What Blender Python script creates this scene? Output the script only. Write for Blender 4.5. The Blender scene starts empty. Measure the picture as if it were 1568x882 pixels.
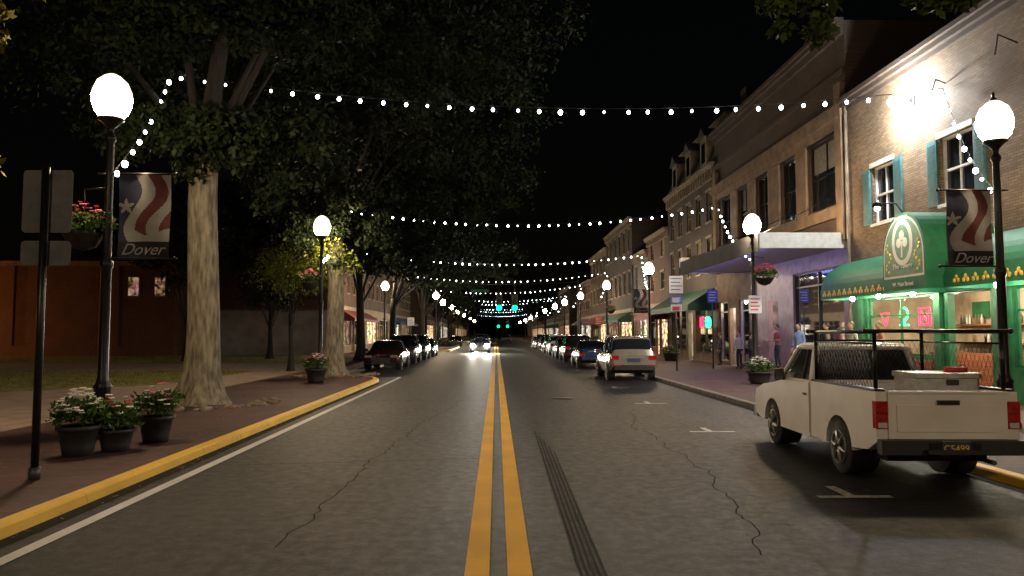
import bpy, math, random, bmesh
import numpy as np
from mathutils import Vector, Matrix
random.seed(7); rng=np.random.default_rng(7)
S=bpy.context.scene
S.view_settings.view_transform='Standard'; S.view_settings.look='None'; S.view_settings.exposure=0; S.view_settings.gamma=1
R=math.radians
# ------------------------------------------------------------------ materials
def nodes(name):
    m=bpy.data.materials.new(name); m.use_nodes=True
    nt=m.node_tree; b=nt.nodes['Principled BSDF']; return m,nt,b
def N(nt,t,**k):
    n=nt.nodes.new(t)
    for a,v in k.items(): setattr(n,a,v)
    return n
def ramp(nt,src,p0,c0,p1,c1):
    r=N(nt,'ShaderNodeValToRGB'); r.color_ramp.elements[0].position=p0; r.color_ramp.elements[1].position=p1
    r.color_ramp.elements[0].color=(*c0,1); r.color_ramp.elements[1].color=(*c1,1)
    nt.links.new(src,r.inputs[0]); return r.outputs[0]
def mixc(nt,fac,a,b,mode='MIX'):
    n=N(nt,'ShaderNodeMix',data_type='RGBA',blend_type=mode)
    for s,v in ((0,fac),(6,a),(7,b)):
        if hasattr(v,'links') or hasattr(v,'is_linked'): nt.links.new(v,n.inputs[s])
        elif isinstance(v,(int,float)): n.inputs[s].default_value=v
        else: n.inputs[s].default_value=(*v,1)
    return n.outputs[2]
def M(name,col,rough=.6,metal=0.,var=.18,scale=6.,bump=0.,spec=.5,stretch=None,coat=0.):
    m,nt,b=nodes(name)
    tc=N(nt,'ShaderNodeTexCoord'); nz=N(nt,'ShaderNodeTexNoise'); nz.inputs['Scale'].default_value=scale; nz.inputs['Detail'].default_value=6
    src=tc.outputs['Object']
    if stretch:
        mp=N(nt,'ShaderNodeMapping'); mp.inputs['Scale'].default_value=stretch; nt.links.new(src,mp.inputs[0]); src=mp.outputs[0]
    nt.links.new(src,nz.inputs['Vector'])
    c0=tuple(max(0,c*(1-var)) for c in col); c1=tuple(min(1,c*(1+var)) for c in col)
    nt.links.new(ramp(nt,nz.outputs[0],.35,c0,.65,c1),b.inputs['Base Color'])
    b.inputs['Roughness'].default_value=rough; b.inputs['Metallic'].default_value=metal
    b.inputs['Specular IOR Level'].default_value=spec; b.inputs['Coat Weight'].default_value=coat
    if bump:
        bp=N(nt,'ShaderNodeBump'); bp.inputs['Strength'].default_value=bump; bp.inputs['Distance'].default_value=.02
        nt.links.new(nz.outputs[0],bp.inputs['Height']); nt.links.new(bp.outputs[0],b.inputs['Normal'])
    return m
def E(name,col,st,sample=True):
    m,nt,b=nodes(name); b.inputs['Base Color'].default_value=(*[min(1,c*.5) for c in col],1)
    b.inputs['Emission Color'].default_value=(*col,1); b.inputs['Emission Strength'].default_value=st
    if not sample: m.cycles.emission_sampling='NONE'
    return m
def BR(name,c1,c2,mo,axes='YZ',sc=1.,rough=.85,dirt=.35):
    m,nt,b=nodes(name); tc=N(nt,'ShaderNodeTexCoord'); sp=N(nt,'ShaderNodeSeparateXYZ'); cb=N(nt,'ShaderNodeCombineXYZ')
    nt.links.new(tc.outputs['Object'],sp.inputs[0])
    nt.links.new(sp.outputs['XYZ'.index(axes[0])],cb.inputs[0]); nt.links.new(sp.outputs['XYZ'.index(axes[1])],cb.inputs[1])
    br=N(nt,'ShaderNodeTexBrick'); nt.links.new(cb.outputs[0],br.inputs['Vector'])
    br.inputs['Scale'].default_value=1; br.inputs['Brick Width'].default_value=.215*sc; br.inputs['Row Height'].default_value=.075*sc if axes=='YZ' or axes=='XZ' else .107*sc
    br.inputs['Mortar Size'].default_value=.009*sc; br.inputs['Color1'].default_value=(*c1,1); br.inputs['Color2'].default_value=(*c2,1); br.inputs['Mortar'].default_value=(*mo,1)
    nz=N(nt,'ShaderNodeTexNoise'); nz.inputs['Scale'].default_value=.7; nz.inputs['Detail'].default_value=8; nt.links.new(tc.outputs['Object'],nz.inputs['Vector'])
    d=ramp(nt,nz.outputs[0],.3,(1-dirt,)*3,.7,(1.,1.,1.))
    nt.links.new(mixc(nt,1.,br.outputs[0],d,'MULTIPLY'),b.inputs['Base Color'])
    bp=N(nt,'ShaderNodeBump'); bp.inputs['Strength'].default_value=.6; bp.inputs['Distance'].default_value=.01; bp.invert=True
    nt.links.new(br.outputs['Fac'],bp.inputs['Height']); nt.links.new(bp.outputs[0],b.inputs['Normal'])
    b.inputs['Roughness'].default_value=rough; return m

def asphalt(name='asphalt',g=1.):
    m,nt,b=nodes(name); tc=N(nt,'ShaderNodeTexCoord'); O=tc.outputs['Object']
    def nz(s,d,r=.5,src=O):
        n=N(nt,'ShaderNodeTexNoise'); n.inputs['Scale'].default_value=s; n.inputs['Detail'].default_value=d; n.inputs['Roughness'].default_value=r; nt.links.new(src,n.inputs['Vector']); return n
    n1=nz(45,6,.8)
    mp=N(nt,'ShaderNodeMapping'); mp.inputs['Scale'].default_value=(1.6,.05,1); nt.links.new(O,mp.inputs[0])
    n2=nz(1.,6,.5,mp.outputs[0]); n3=nz(.8,9,.68); n4=nz(7,8,.75)
    base=ramp(nt,n1.outputs[0],.36,(.0042*g,.0043*g,.0048*g),.66,(.029*g,.0285*g,.0285*g))
    a=ramp(nt,n2.outputs[0],.35,(.62,)*3,.65,(1.2,)*3); c=ramp(nt,n3.outputs[0],.38,(.6,)*3,.60,(1.2,)*3); d=ramp(nt,n4.outputs[0],.35,(.62,)*3,.65,(1.25,)*3)
    col=mixc(nt,1.,mixc(nt,1.,mixc(nt,1.,base,a,'MULTIPLY'),c,'MULTIPLY'),d,'MULTIPLY')
    v2=N(nt,'ShaderNodeTexVoronoi'); v2.inputs['Scale'].default_value=1.7; nt.links.new(O,v2.inputs['Vector'])
    sp=ramp(nt,v2.outputs[0],.018,(1.,)*3,.03,(0.,)*3)
    col=mixc(nt,sp,col,(.12,.118,.11))
    v3=N(nt,'ShaderNodeTexVoronoi'); v3.inputs['Scale'].default_value=.9; nt.links.new(O,v3.inputs['Vector'])
    sp=ramp(nt,v3.outputs[0],.03,(.7,)*3,.06,(0.,)*3)
    col=mixc(nt,sp,col,(.004,.004,.004))
    nt.links.new(col,b.inputs['Base Color'])
    nt.links.new(ramp(nt,n4.outputs[0],.35,(.42,)*3,.65,(.62,)*3),b.inputs['Roughness']); b.inputs['Specular IOR Level'].default_value=.25
    bp=N(nt,'ShaderNodeBump'); bp.inputs['Strength'].default_value=1.; bp.inputs['Distance'].default_value=.012
    nt.links.new(n1.outputs[0],bp.inputs['Height']); nt.links.new(bp.outputs[0],b.inputs['Normal'])
    return m
def roadpaint(name,col,wear=.45):
    m,nt,b=nodes(name); tc=N(nt,'ShaderNodeTexCoord'); O=tc.outputs['Object']
    n=N(nt,'ShaderNodeTexNoise'); n.inputs['Scale'].default_value=14; n.inputs['Detail'].default_value=10; n.inputs['Roughness'].default_value=.7; nt.links.new(O,n.inputs['Vector'])
    n2=N(nt,'ShaderNodeTexNoise'); n2.inputs['Scale'].default_value=1.3; n2.inputs['Detail'].default_value=4; nt.links.new(O,n2.inputs['Vector'])
    w=ramp(nt,n.outputs[0],wear-.12,(1,1,1),wear,(0,0,0)); t=ramp(nt,n2.outputs[0],.3,(.78,)*3,.7,(1,1,1))
    c=mixc(nt,w,mixc(nt,1.,col,t,'MULTIPLY'),(.04,.038,.036))
    nt.links.new(c,b.inputs['Base Color']); b.inputs['Roughness'].default_value=.6
    bp=N(nt,'ShaderNodeBump'); bp.inputs['Strength'].default_value=.3; bp.inputs['Distance'].default_value=.005
    nt.links.new(n.outputs[0],bp.inputs['Height']); nt.links.new(bp.outputs[0],b.inputs['Normal']); return m
def leafmat(name,c0,c1):
    m,nt,b=nodes(name); tc=N(nt,'ShaderNodeTexCoord'); n=N(nt,'ShaderNodeTexNoise'); n.inputs['Scale'].default_value=1.4; n.inputs['Detail'].default_value=3
    nt.links.new(tc.outputs['Object'],n.inputs['Vector']); c=ramp(nt,n.outputs[0],.35,c0,.65,c1)
    nt.links.new(c,b.inputs['Base Color']); b.inputs['Roughness'].default_value=.6; b.inputs['Specular IOR Level'].default_value=.12
    return m
def shopglass():
    m,nt,b=nodes('shop_glass'); t=N(nt,'ShaderNodeBsdfTransparent'); t.inputs[0].default_value=(.9,.93,.95,1); g=N(nt,'ShaderNodeBsdfGlossy'); g.inputs['Roughness'].default_value=.03
    f=N(nt,'ShaderNodeFresnel'); f.inputs[0].default_value=1.45; mx=N(nt,'ShaderNodeMixShader'); nt.links.new(f.outputs[0],mx.inputs[0])
    nt.links.new(t.outputs[0],mx.inputs[1]); nt.links.new(g.outputs[0],mx.inputs[2]); nt.links.new(mx.outputs[0],nt.nodes['Material Output'].inputs[0]); return m
def litwin(name,c,st):
    m,nt,b=nodes(name); tc=N(nt,'ShaderNodeTexCoord'); v=N(nt,'ShaderNodeTexVoronoi'); v.inputs['Scale'].default_value=1.6; nt.links.new(tc.outputs['Object'],v.inputs['Vector'])
    n=N(nt,'ShaderNodeTexNoise'); n.inputs['Scale'].default_value=3; n.inputs['Detail'].default_value=5; nt.links.new(tc.outputs['Object'],n.inputs['Vector'])
    h=mixc(nt,.25,c,v.outputs['Color']); k=ramp(nt,n.outputs[0],.40,(.04,)*3,.66,(1,1,1))
    nt.links.new(mixc(nt,1.,h,k,'MULTIPLY'),b.inputs['Emission Color']); b.inputs['Emission Strength'].default_value=st; b.inputs['Base Color'].default_value=(.02,.02,.02,1)
    b.inputs['Roughness'].default_value=.1; m.cycles.emission_sampling='NONE'; return m

ASPH=asphalt(); ASPD=asphalt('asphalt_patch',.55); YEL=roadpaint('yellow_paint',(.95,.52,.035),.33); WHT=roadpaint('white_paint',(.62,.62,.62),.38); WHTW=roadpaint('white_paint_worn',(.45,.45,.44),.49)
KYEL=roadpaint('kerb_yellow',(.88,.52,.02),.40); CONC=M('concrete',(.18,.165,.145),.85,var=.3,scale=4,bump=.3); PATHC=M('path_concrete',(.27,.20,.15),.9,var=.2,scale=2.5,bump=.2)
SBR=BR('pavement_brick',(.13,.042,.03),(.065,.026,.021),(.03,.025,.022),'XY',1.,.75,.5)
LAWN=M('lawn',(.15,.14,.028),.95,var=.5,scale=3,bump=.6); GRD=M('ground_soil',(.03,.03,.025),.95)
BLK=M('black_metal',(.012,.012,.013),.35,.3,var=.3,scale=20); RUB=M('rubber',(.018,.018,.018),.8,bump=.2,scale=40); DKPL=M('dark_plastic',(.02,.02,.02),.6)
CHR=M('alloy',(.26,.26,.26),.35,.9,var=.1)
LC=(1.,.75,.47); GLB=E('lamp_globe_glass',LC,345); GLT=E('lamp_globe_upper_glass',(1.,.84,.55),2.4,False); GLF=E('far_lamp_globe_glass',LC,120,False)
BULB=E('string_bulb',(.86,.95,1.),26,False); BULB2=E('string_bulb_dim',(.9,.96,1.),7,False); WIRE=M('wire',(.01,.01,.01),.6)
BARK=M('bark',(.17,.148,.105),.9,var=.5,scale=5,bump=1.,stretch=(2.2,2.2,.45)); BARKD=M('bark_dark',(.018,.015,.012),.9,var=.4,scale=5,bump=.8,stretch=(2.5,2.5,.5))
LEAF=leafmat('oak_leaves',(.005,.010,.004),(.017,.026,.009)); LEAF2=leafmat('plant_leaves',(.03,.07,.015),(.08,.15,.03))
FLW=M('white_petals',(.8,.8,.75),.7,var=.1); FLR=M('red_petals',(.6,.05,.06),.7); FLP=M('pink_petals',(.7,.2,.35),.7)
GLD=M('dark_window_glass',(.012,.014,.018),.06,var=.2,spec=.8); SG=shopglass()
CREAM=M('cream_trim',(.22,.17,.115),.7,var=.25,scale=2); WTRIM=M('white_trim',(.55,.53,.49),.6,var=.1); STONE=M('tan_stone',(.17,.11,.065),.85,var=.25,scale=2.,bump=.25)
BRA=BR('painted_tan_brick',(.28,.185,.10),(.175,.11,.06),(.11,.08,.055),dirt=.5); BRB=BR('brown_brick',(.10,.06,.037),(.07,.042,.027),(.065,.05,.038)); BRC=BR('grey_brick',(.08,.058,.045),(.055,.04,.032),(.05,.04,.034))
BRR=BR('red_brick',(.17,.06,.035),(.11,.042,.028),(.09,.065,.05),'XZ'); BRRy=BR('red_brick_y',(.15,.06,.035),(.10,.04,.027),(.09,.065,.055))
SLATE=M('slate_roof',(.05,.05,.055),.7,var=.3,scale=8,bump=.4); ROOF=M('tar_roof',(.03,.03,.03),.9)
GRN=M('green_paint',(.02,.13,.05),.45,var=.25,scale=3); AWN=M('green_awning_canvas',(.012,.15,.07),.65,var=.15,scale=5); SHUT=M('teal_shutter',(.04,.13,.14),.6)
PINK=M('mauve_tile',(.26,.16,.16),.5,var=.2,scale=3); WOODR=M('red_wood_siding',(.28,.09,.045),.6,var=.3,scale=5,stretch=(1,.3,8)); DARK=M('dark_interior',(.03,.028,.025),.9); INT=M('warm_interior',(.4,.32,.22),.9,var=.4,scale=1.2)
INTB=M('bar_interior',(.16,.13,.14),.8,var=.5,scale=1.5); GREY=M('grey_render',(.10,.10,.105),.85,var=.2,scale=1); GREYW=M('garden_wall_render',(.26,.24,.22),.85,var=.2,scale=1)

# ------------------------------------------------------------------ mesh builder
class MB:
    def __init__(s): s.v=[];s.f=[];s.mi=[];s.sm=[];s.mats=[]
    def mid(s,m):
        if m not in s.mats: s.mats.append(m)
        return s.mats.index(m)
    def add(s,vs,fs,m,smooth=False):
        o=len(s.v)
        s.v+= [tuple(p) for p in vs]; i=s.mid(m) if not isinstance(m,list) else None
        for k,f in enumerate(fs):
            s.f.append(tuple(o+a for a in f)); s.mi.append(i if i is not None else s.mid(m[k])); s.sm.append(smooth)
    def box(s,x0,x1,y0,y1,z0,z1,m):
        x0,x1=min(x0,x1),max(x0,x1);y0,y1=min(y0,y1),max(y0,y1);z0,z1=min(z0,z1),max(z0,z1)
        v=[(x0,y0,z0),(x1,y0,z0),(x1,y1,z0),(x0,y1,z0),(x0,y0,z1),(x1,y0,z1),(x1,y1,z1),(x0,y1,z1)]
        s.add(v,[(0,3,2,1),(4,5,6,7),(0,1,5,4),(1,2,6,5),(2,3,7,6),(3,0,4,7)],m)
    def quad(s,a,b,c,d,m): s.add([a,b,c,d],[(0,1,2,3)],m)
    def poly(s,pts,m): s.add(pts,[tuple(range(len(pts)))],m)
    def tube(s,path,rad,n,m,cap=True,smooth=True,lobes=None):
        path=[Vector(p) for p in path]; vs=[];fs=[]
        if not hasattr(rad,'__len__'): rad=[rad]*len(path)
        u=None
        for i,p in enumerate(path):
            d=(path[min(i+1,len(path)-1)]-path[max(i-1,0)]).normalized()
            if u is None: u=Vector((1,0,0)) if abs(d.x)<.9 else Vector((0,1,0))
            u=(u-d*u.dot(d)).normalized(); w=d.cross(u)
            for k in range(n):
                a=2*math.pi*k/n; r=rad[i]
                if lobes: r*=1+lobes[i]*math.cos(5*a+.7)+lobes[i]*.5*math.cos(3*a+2)
                vs.append(p+(u*math.cos(a)+w*math.sin(a))*r)
        for i in range(len(path)-1):
            for k in range(n):
                a=i*n+k;b=i*n+(k+1)%n; fs.append((a,b,b+n,a+n))
        if cap: fs.append(tuple(range(n-1,-1,-1))); fs.append(tuple((len(path)-1)*n+k for k in range(n)))
        s.add(vs,fs,m,smooth)
    def lathe(s,c,prof,n,m):
        s.tube([(c[0],c[1],c[2]+z) for r,z in prof],[max(r,.001) for r,z in prof],n,m)
    def ball(s,c,r,m,nu=14,nv=9,sc=(1,1,1)):
        vs=[(c[0],c[1],c[2]-r*sc[2])];fs=[]
        for j in range(1,nv):
            t=-math.pi/2+math.pi*j/nv
            for i in range(nu):
                a=2*math.pi*i/nu; vs.append((c[0]+r*sc[0]*math.cos(t)*math.cos(a),c[1]+r*sc[1]*math.cos(t)*math.sin(a),c[2]+r*sc[2]*math.sin(t)))
        vs.append((c[0],c[1],c[2]+r*sc[2])); L=len(vs)-1
        for i in range(nu): fs.append((0,1+(i+1)%nu,1+i)); fs.append((L,L-nu+i,L-nu+(i+1)%nu))
        for j in range(nv-2):
            for i in range(nu):
                a=1+j*nu+i;b=1+j*nu+(i+1)%nu; fs.append((a,b,b+nu,a+nu))
        s.add(vs,fs,m,True)
    def extr(s,pts,axis,a0,a1,m):
        def P(p,a): return (a,p[0],p[1]) if axis=='x' else ((p[0],a,p[1]) if axis=='y' else (p[0],p[1],a))
        n=len(pts); vs=[P(p,a0) for p in pts]+[P(p,a1) for p in pts]
        fs=[tuple(range(n-1,-1,-1)),tuple(range(n,2*n))]+[(i,(i+1)%n,(i+1)%n+n,i+n) for i in range(n)]
        s.add(vs,fs,m)
    def build(s,name,bevel=0,parent=None,loc=None,rotz=0,seg=2,fixn=True):
        me=bpy.data.meshes.new(name); me.from_pydata(s.v,[],s.f)
        for m in s.mats: me.materials.append(m)
        me.polygons.foreach_set('material_index',s.mi); me.polygons.foreach_set('use_smooth',s.sm)
        me.update()
        if fixn:
            bm=bmesh.new(); bm.from_mesh(me); bmesh.ops.recalc_face_normals(bm,faces=bm.faces); bm.to_mesh(me); bm.free()
        o=bpy.data.objects.new(name,me); S.collection.objects.link(o)
        if bevel:
            b=o.modifiers.new('b','BEVEL'); b.width=bevel; b.segments=seg; b.limit_method='ANGLE'; b.angle_limit=R(40)
        if parent: o.parent=parent
        if loc: o.location=loc
        if rotz: o.rotation_euler=(0,0,rotz)
        return o
def empty(name,loc=(0,0,0),rotz=0):
    o=bpy.data.objects.new(name,None); o.empty_display_size=.2; S.collection.objects.link(o); o.location=loc; o.rotation_euler=(0,0,rotz); return o
def text(name,body,size,mat,loc,rot,parent=None,shear=0,ext=.004):
    c=bpy.data.curves.new(name,'FONT'); c.body=body; c.size=size; c.align_x='CENTER'; c.align_y='CENTER'; c.extrude=ext; c.shear=shear
    c.materials.append(mat); o=bpy.data.objects.new(name,c); S.collection.objects.link(o); o.location=loc; o.rotation_euler=rot
    if parent: o.parent=parent
    return o
def light(name,kind,loc,en,col,size=.3,parent=None,rot=None):
    l=bpy.data.lights.new(name,kind); l.energy=en; l.color=col
    if kind=='AREA': l.size=size
    else: l.shadow_soft_size=size
    o=bpy.data.objects.new(name,l); S.collection.objects.link(o); o.location=loc
    if rot: o.rotation_euler=rot
    if parent: o.parent=parent
    return o

# ------------------------------------------------------------------ ground, road
def sheet(name,pts,z,m):
    b=MB(); b.poly([(x,y,z) for x,y in pts],m); return b.build(name,fixn=False)
sheet('ground',[(-600,-300),(600,-300),(600,1200),(-600,1200)],-.004,GRD)
sheet('road',[(-7.2,-40),(6.3,-40),(6.3,620),(-7.2,620)],.004,ASPH)
b=MB()
for x0,x1 in ((-.24,-.05),(.09,.28)): b.quad((x0,-20,.012),(x1,-20,.012),(x1,112,.012),(x0,112,.012),YEL)
for x0,x1 in ((-.24,-.05),(.09,.28)): b.quad((x0,128,.012),(x1,128,.012),(x1,500,.012),(x0,500,.012),YEL)
b.quad((-4.06,-20,.012),(-3.92,-20,.012),(-3.92,30.6,.012),(-4.06,30.6,.012),WHT)
b.quad((-4.06,30.6,.012),(-3.92,30.6,.012),(-3.98,31.1,.012),(-4.12,31.1,.012),WHT)
for y in (2.9,8.3,13.8,19.3,24.8,30.3,36,42,48,54,60,66,72):
    b.quad((3.62,y,.012),(4.46,y,.012),(4.46,y+.11,.012),(3.62,y+.11,.012),WHTW); b.quad((3.95,y+.11,.012),(4.07,y+.11,.012),(4.07,y+.62,.012),(3.95,y+.62,.012),WHTW)
for y in (38,44,50,56): b.quad((-4.5,y,.012),(-3.9,y,.012),(-3.9,y+.1,.012),(-4.5,y+.1,.012),WHTW)
b.build('road_markings',fixn=False)
TYM=M('tyre_rubber_mark',(.004,.004,.004),.6,var=.6,scale=9,spec=.1); TAR=M('crack_sealant',(.004,.004,.004),.9,var=.3,spec=.03)
b=MB()
for k in range(5):
    x=.62+k*.045
    b.quad((x,3,.0105),(x+.022,3,.0105),(x+.012+.1,14-k*.6,.0105),(x-.01+.1,14-k*.6,.0105),TYM)
def wander(x,y,dx,dy,n,w):
    P=[]
    for i in range(n): P.append((x,y)); x+=dx+random.gauss(0,.035); y+=dy+random.gauss(0,.03)
    for (xa,ya),(xb,yb) in zip(P[:-1],P[1:]):
        l=math.hypot(xb-xa,yb-ya); nx,ny=-(yb-ya)/l,(xb-xa)/l
        b.quad((xa-nx*w,ya-ny*w,.0095),(xb-nx*w,yb-ny*w,.0095),(xb+nx*w,yb+ny*w,.0095),(xa+nx*w,ya+ny*w,.0095),TAR)
wander(-1.9,6.5,.01,.16,90,.006); wander(2.2,6.2,.012,.15,80,.006); wander(-3.6,10.5,.16,.02,28,.008); wander(.5,13.6,.15,.03,38,.008); wander(-3.8,20.5,.16,.01,58,.012)
b.build('tyre_marks_and_crack_sealant',fixn=False)
b=MB()
for P in ([(2.0,9.6),(3.3,9.4),(3.4,12.6),(2.1,12.9)],[(-3.5,14),(-1.9,14.2),(-2.0,17.6),(-3.6,17.3)],[(.5,24),(3.2,24),(3.1,27),(.5,26.8)],[(-2.2,5.6),(-1.3,5.7),(-1.4,6.9),(-2.3,6.8)]): b.poly([(x,y,.0068) for x,y in P],ASPD)
b.build('road_patch',fixn=False)
Lp=[(-4.42,-40),(-4.42,27.5),(-4.5,28.6),(-4.75,29.5),(-5.2,30.3),(-5.9,30.9),(-6.8,31.3),(-6.8,74),(-4.7,77),(-4.7,95),(-6.8,99),(-6.8,500)]
b=MB(); k=MB(); H=.12
for (xa,ya),(xb,yb) in zip(Lp[:-1],Lp[1:]):
    mt=KYEL if (yb<=31.4 or 73<ya<99) else CONC
    w=.19
    nseg=max(1,int(abs(yb-ya)/1.6)) if yb<32 and yb-ya>5 else 1
    for i in range(nseg):
        t0=i/nseg;t1=(i+1)/nseg
        A=(xa+(xb-xa)*t0,ya+(yb-ya)*t0);B=(xa+(xb-xa)*t1-0,ya+(yb-ya)*t1-(.008 if nseg>1 else 0))
        j=random.uniform(-.006,.006)
        k.quad((A[0]+j,A[1],0),(B[0]+j,B[1],0),(B[0]-.02+j,B[1],H-.02),(A[0]-.02+j,A[1],H-.02),mt)
        k.quad((A[0]-.02+j,A[1],H-.02),(B[0]-.02+j,B[1],H-.02),(B[0]-.045,B[1],H+j*.5),(A[0]-.045,A[1],H+j*.5),mt)
        k.quad((A[0]-.045,A[1],H+j*.5),(B[0]-.045,B[1],H+j*.5),(B[0]-w,B[1],H+.003),(A[0]-w,A[1],H+.003),mt)
    b.quad((xa-w+.01,ya,H-.004),(xb-w+.01,yb,H-.004),(-14.,yb,H-.004),(-14.,ya,H-.004),SBR)
k.build('kerb',fixn=False); b.build('pavement',fixn=False)
b=MB(); b.quad((6.27+.16,-40,H-.004),(13,-40,H-.004),(13,500,H-.004),(6.27+.16,500,H-.004),SBR); b.build('pavement',fixn=False)
k=MB()
for i in range(120):
    y0=-20+i*3;mt=KYEL if (y0<10 or 36<y0<40) else CONC
    k.quad((6.25,y0,0),(6.25,y0+2.99,0),(6.27,y0+2.99,H-.02),(6.27,y0,H-.02),mt); k.quad((6.27,y0,H-.02),(6.27,y0+2.99,H-.02),(6.29,y0+2.99,H),(6.29,y0,H),mt); k.quad((6.29,y0,H),(6.29,y0+2.99,H),(6.44,y0+2.99,H+.002),(6.44,y0,H+.002),mt)
k.build('kerb',fixn=False)
GUT=M('gutter_grime',(.008,.007,.006),.9,var=.5,scale=3,spec=.15)
sheet('gutter',[(6.05,-20),(6.249,-20),(6.249,300),(6.12,300)],.0085,GUT); sheet('gutter',[(-4.419,-20),(-4.2,-20),(-4.27,27.5),(-4.419,27.5)],.0085,GUT)
b=MB(); b.tube([(1.9,21,.005),(1.9,21,.011)],.33,24,M('manhole_iron',(.02,.019,.018),.5,.6,var=.4,scale=30)); b.build('manhole_cover')
sheet('lawn',[(-90,-30),(-8.7,-30),(-8.7,58),(-90,58)],H,LAWN)
sheet('footpath',[(-8.68,8),(-8.68,34),(-10.9,34),(-11.2,25),(-15,21.5),(-32,12),(-32,5),(-9.6,12.8),(-9.2,8)],H+.004,PATHC)
sheet('footpath',[(-90,35),(-8.68,34.01),(-8.68,42),(-90,45)],H+.008,PATHC)
n=26000; x=rng.uniform(-30,-11,n); y=rng.uniform(15,34,n); keep=(y>(x+11)*.5+25.6)|(y<(x+9)*.3+12.5); x=x[keep];y=y[keep]
x2=rng.uniform(-40,-9,9000); y2=rng.uniform(45,57,9000); x=np.concatenate([x,x2]); y=np.concatenate([y,y2]); n=len(x)
a=rng.uniform(0,6.28,n); h=rng.uniform(.03,.085,n); w=.012
co=np.zeros((n,3,3)); co[:,0]=np.stack([x-w*np.cos(a),y-w*np.sin(a),np.full(n,H)],1); co[:,1]=np.stack([x+w*np.cos(a),y+w*np.sin(a),np.full(n,H)],1); co[:,2]=np.stack([x+rng.normal(0,.02,n),y+rng.normal(0,.02,n),H+h],1)
def npmesh(name,co,mat,parent=None):
    n,kk,_=co.shape; me=bpy.data.meshes.new(name); me.vertices.add(n*kk); me.vertices.foreach_set('co',co.reshape(-1).astype('f4'))
    me.loops.add(n*kk); me.loops.foreach_set('vertex_index',np.arange(n*kk,dtype='i4')); me.polygons.add(n)
    me.polygons.foreach_set('loop_start',np.arange(0,n*kk,kk,dtype='i4')); me.polygons.foreach_set('loop_total',np.full(n,kk,dtype='i4'))
    me.update(calc_edges=True); me.materials.append(mat); o=bpy.data.objects.new(name,me); S.collection.objects.link(o)
    if parent: o.parent=parent
    return o
npmesh('grass',co,LAWN)
nl=900; lx=np.concatenate([rng.uniform(-9,-4.7,500),rng.normal(-4.32,.06,150),rng.uniform(6.5,9,250)]); ly=np.concatenate([rng.uniform(6,30,500),rng.uniform(4,28,150),rng.uniform(8,30,250)]); lz=np.concatenate([np.full(500,H+.012),np.full(150,.016),np.full(250,H+.012)])
a=rng.uniform(0,6.28,nl); L=rng.uniform(.02,.05,nl); u=np.stack([np.cos(a)*L,np.sin(a)*L,rng.uniform(-.2,.4,nl)*L],1); v=np.stack([-np.sin(a)*L*.35,np.cos(a)*L*.35,np.zeros(nl)],1); c=np.stack([lx,ly,lz],1)
npmesh('fallen_leaves',np.stack([c-u,c+v,c+u,c-v],1),M('dry_leaf',(.16,.10,.04),.8,var=.5,scale=2))
# ------------------------------------------------------------------ foliage
def leaves_at(cent,rad,per,size,droop=.5):
    cent=np.array(cent); k=len(cent)
    rad=np.array(rad) if hasattr(rad,'__len__') else np.full(k,rad)
    c=np.repeat(cent,per,0); r=np.repeat(rad,per); n=len(c)
    d=rng.normal(0,1,(n,3)); d/=np.linalg.norm(d,axis=1)[:,None]; rr=rng.uniform(0,1,n)**.5
    p=c+d*(r*rr)[:,None]*np.array([1,1,.65])
    u=rng.normal(0,1,(n,3)); u[:,2]-=droop; u/=np.linalg.norm(u,axis=1)[:,None]
    w=np.cross(u,rng.normal(0,1,(n,3))); w/=np.linalg.norm(w,axis=1)[:,None]
    L=(size*rng.uniform(.6,1.3,n))[:,None]; W=L*.26
    return np.stack([p,p+u*L*.5+w*W,p+u*L,p+u*L*.5-w*W],1)
def crown(lobes,nclus,rmin=.5,rmax=1.1):
    out=[];tot=sum(l[3]*l[4]*l[5] for l in lobes)
    for (cx,cy,cz,rx,ry,rz) in lobes:
        k=int(nclus*rx*ry*rz/tot)+3
        d=rng.normal(0,1,(k,3)); d/=np.linalg.norm(d,axis=1)[:,None]; rr=rng.uniform(.35,1.,k)**.6
        out.append(np.array([cx,cy,cz])+d*rr[:,None]*np.array([rx,ry,rz]))
    o=np.concatenate(out); return o,rng.uniform(rmin,rmax,len(o))
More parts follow.
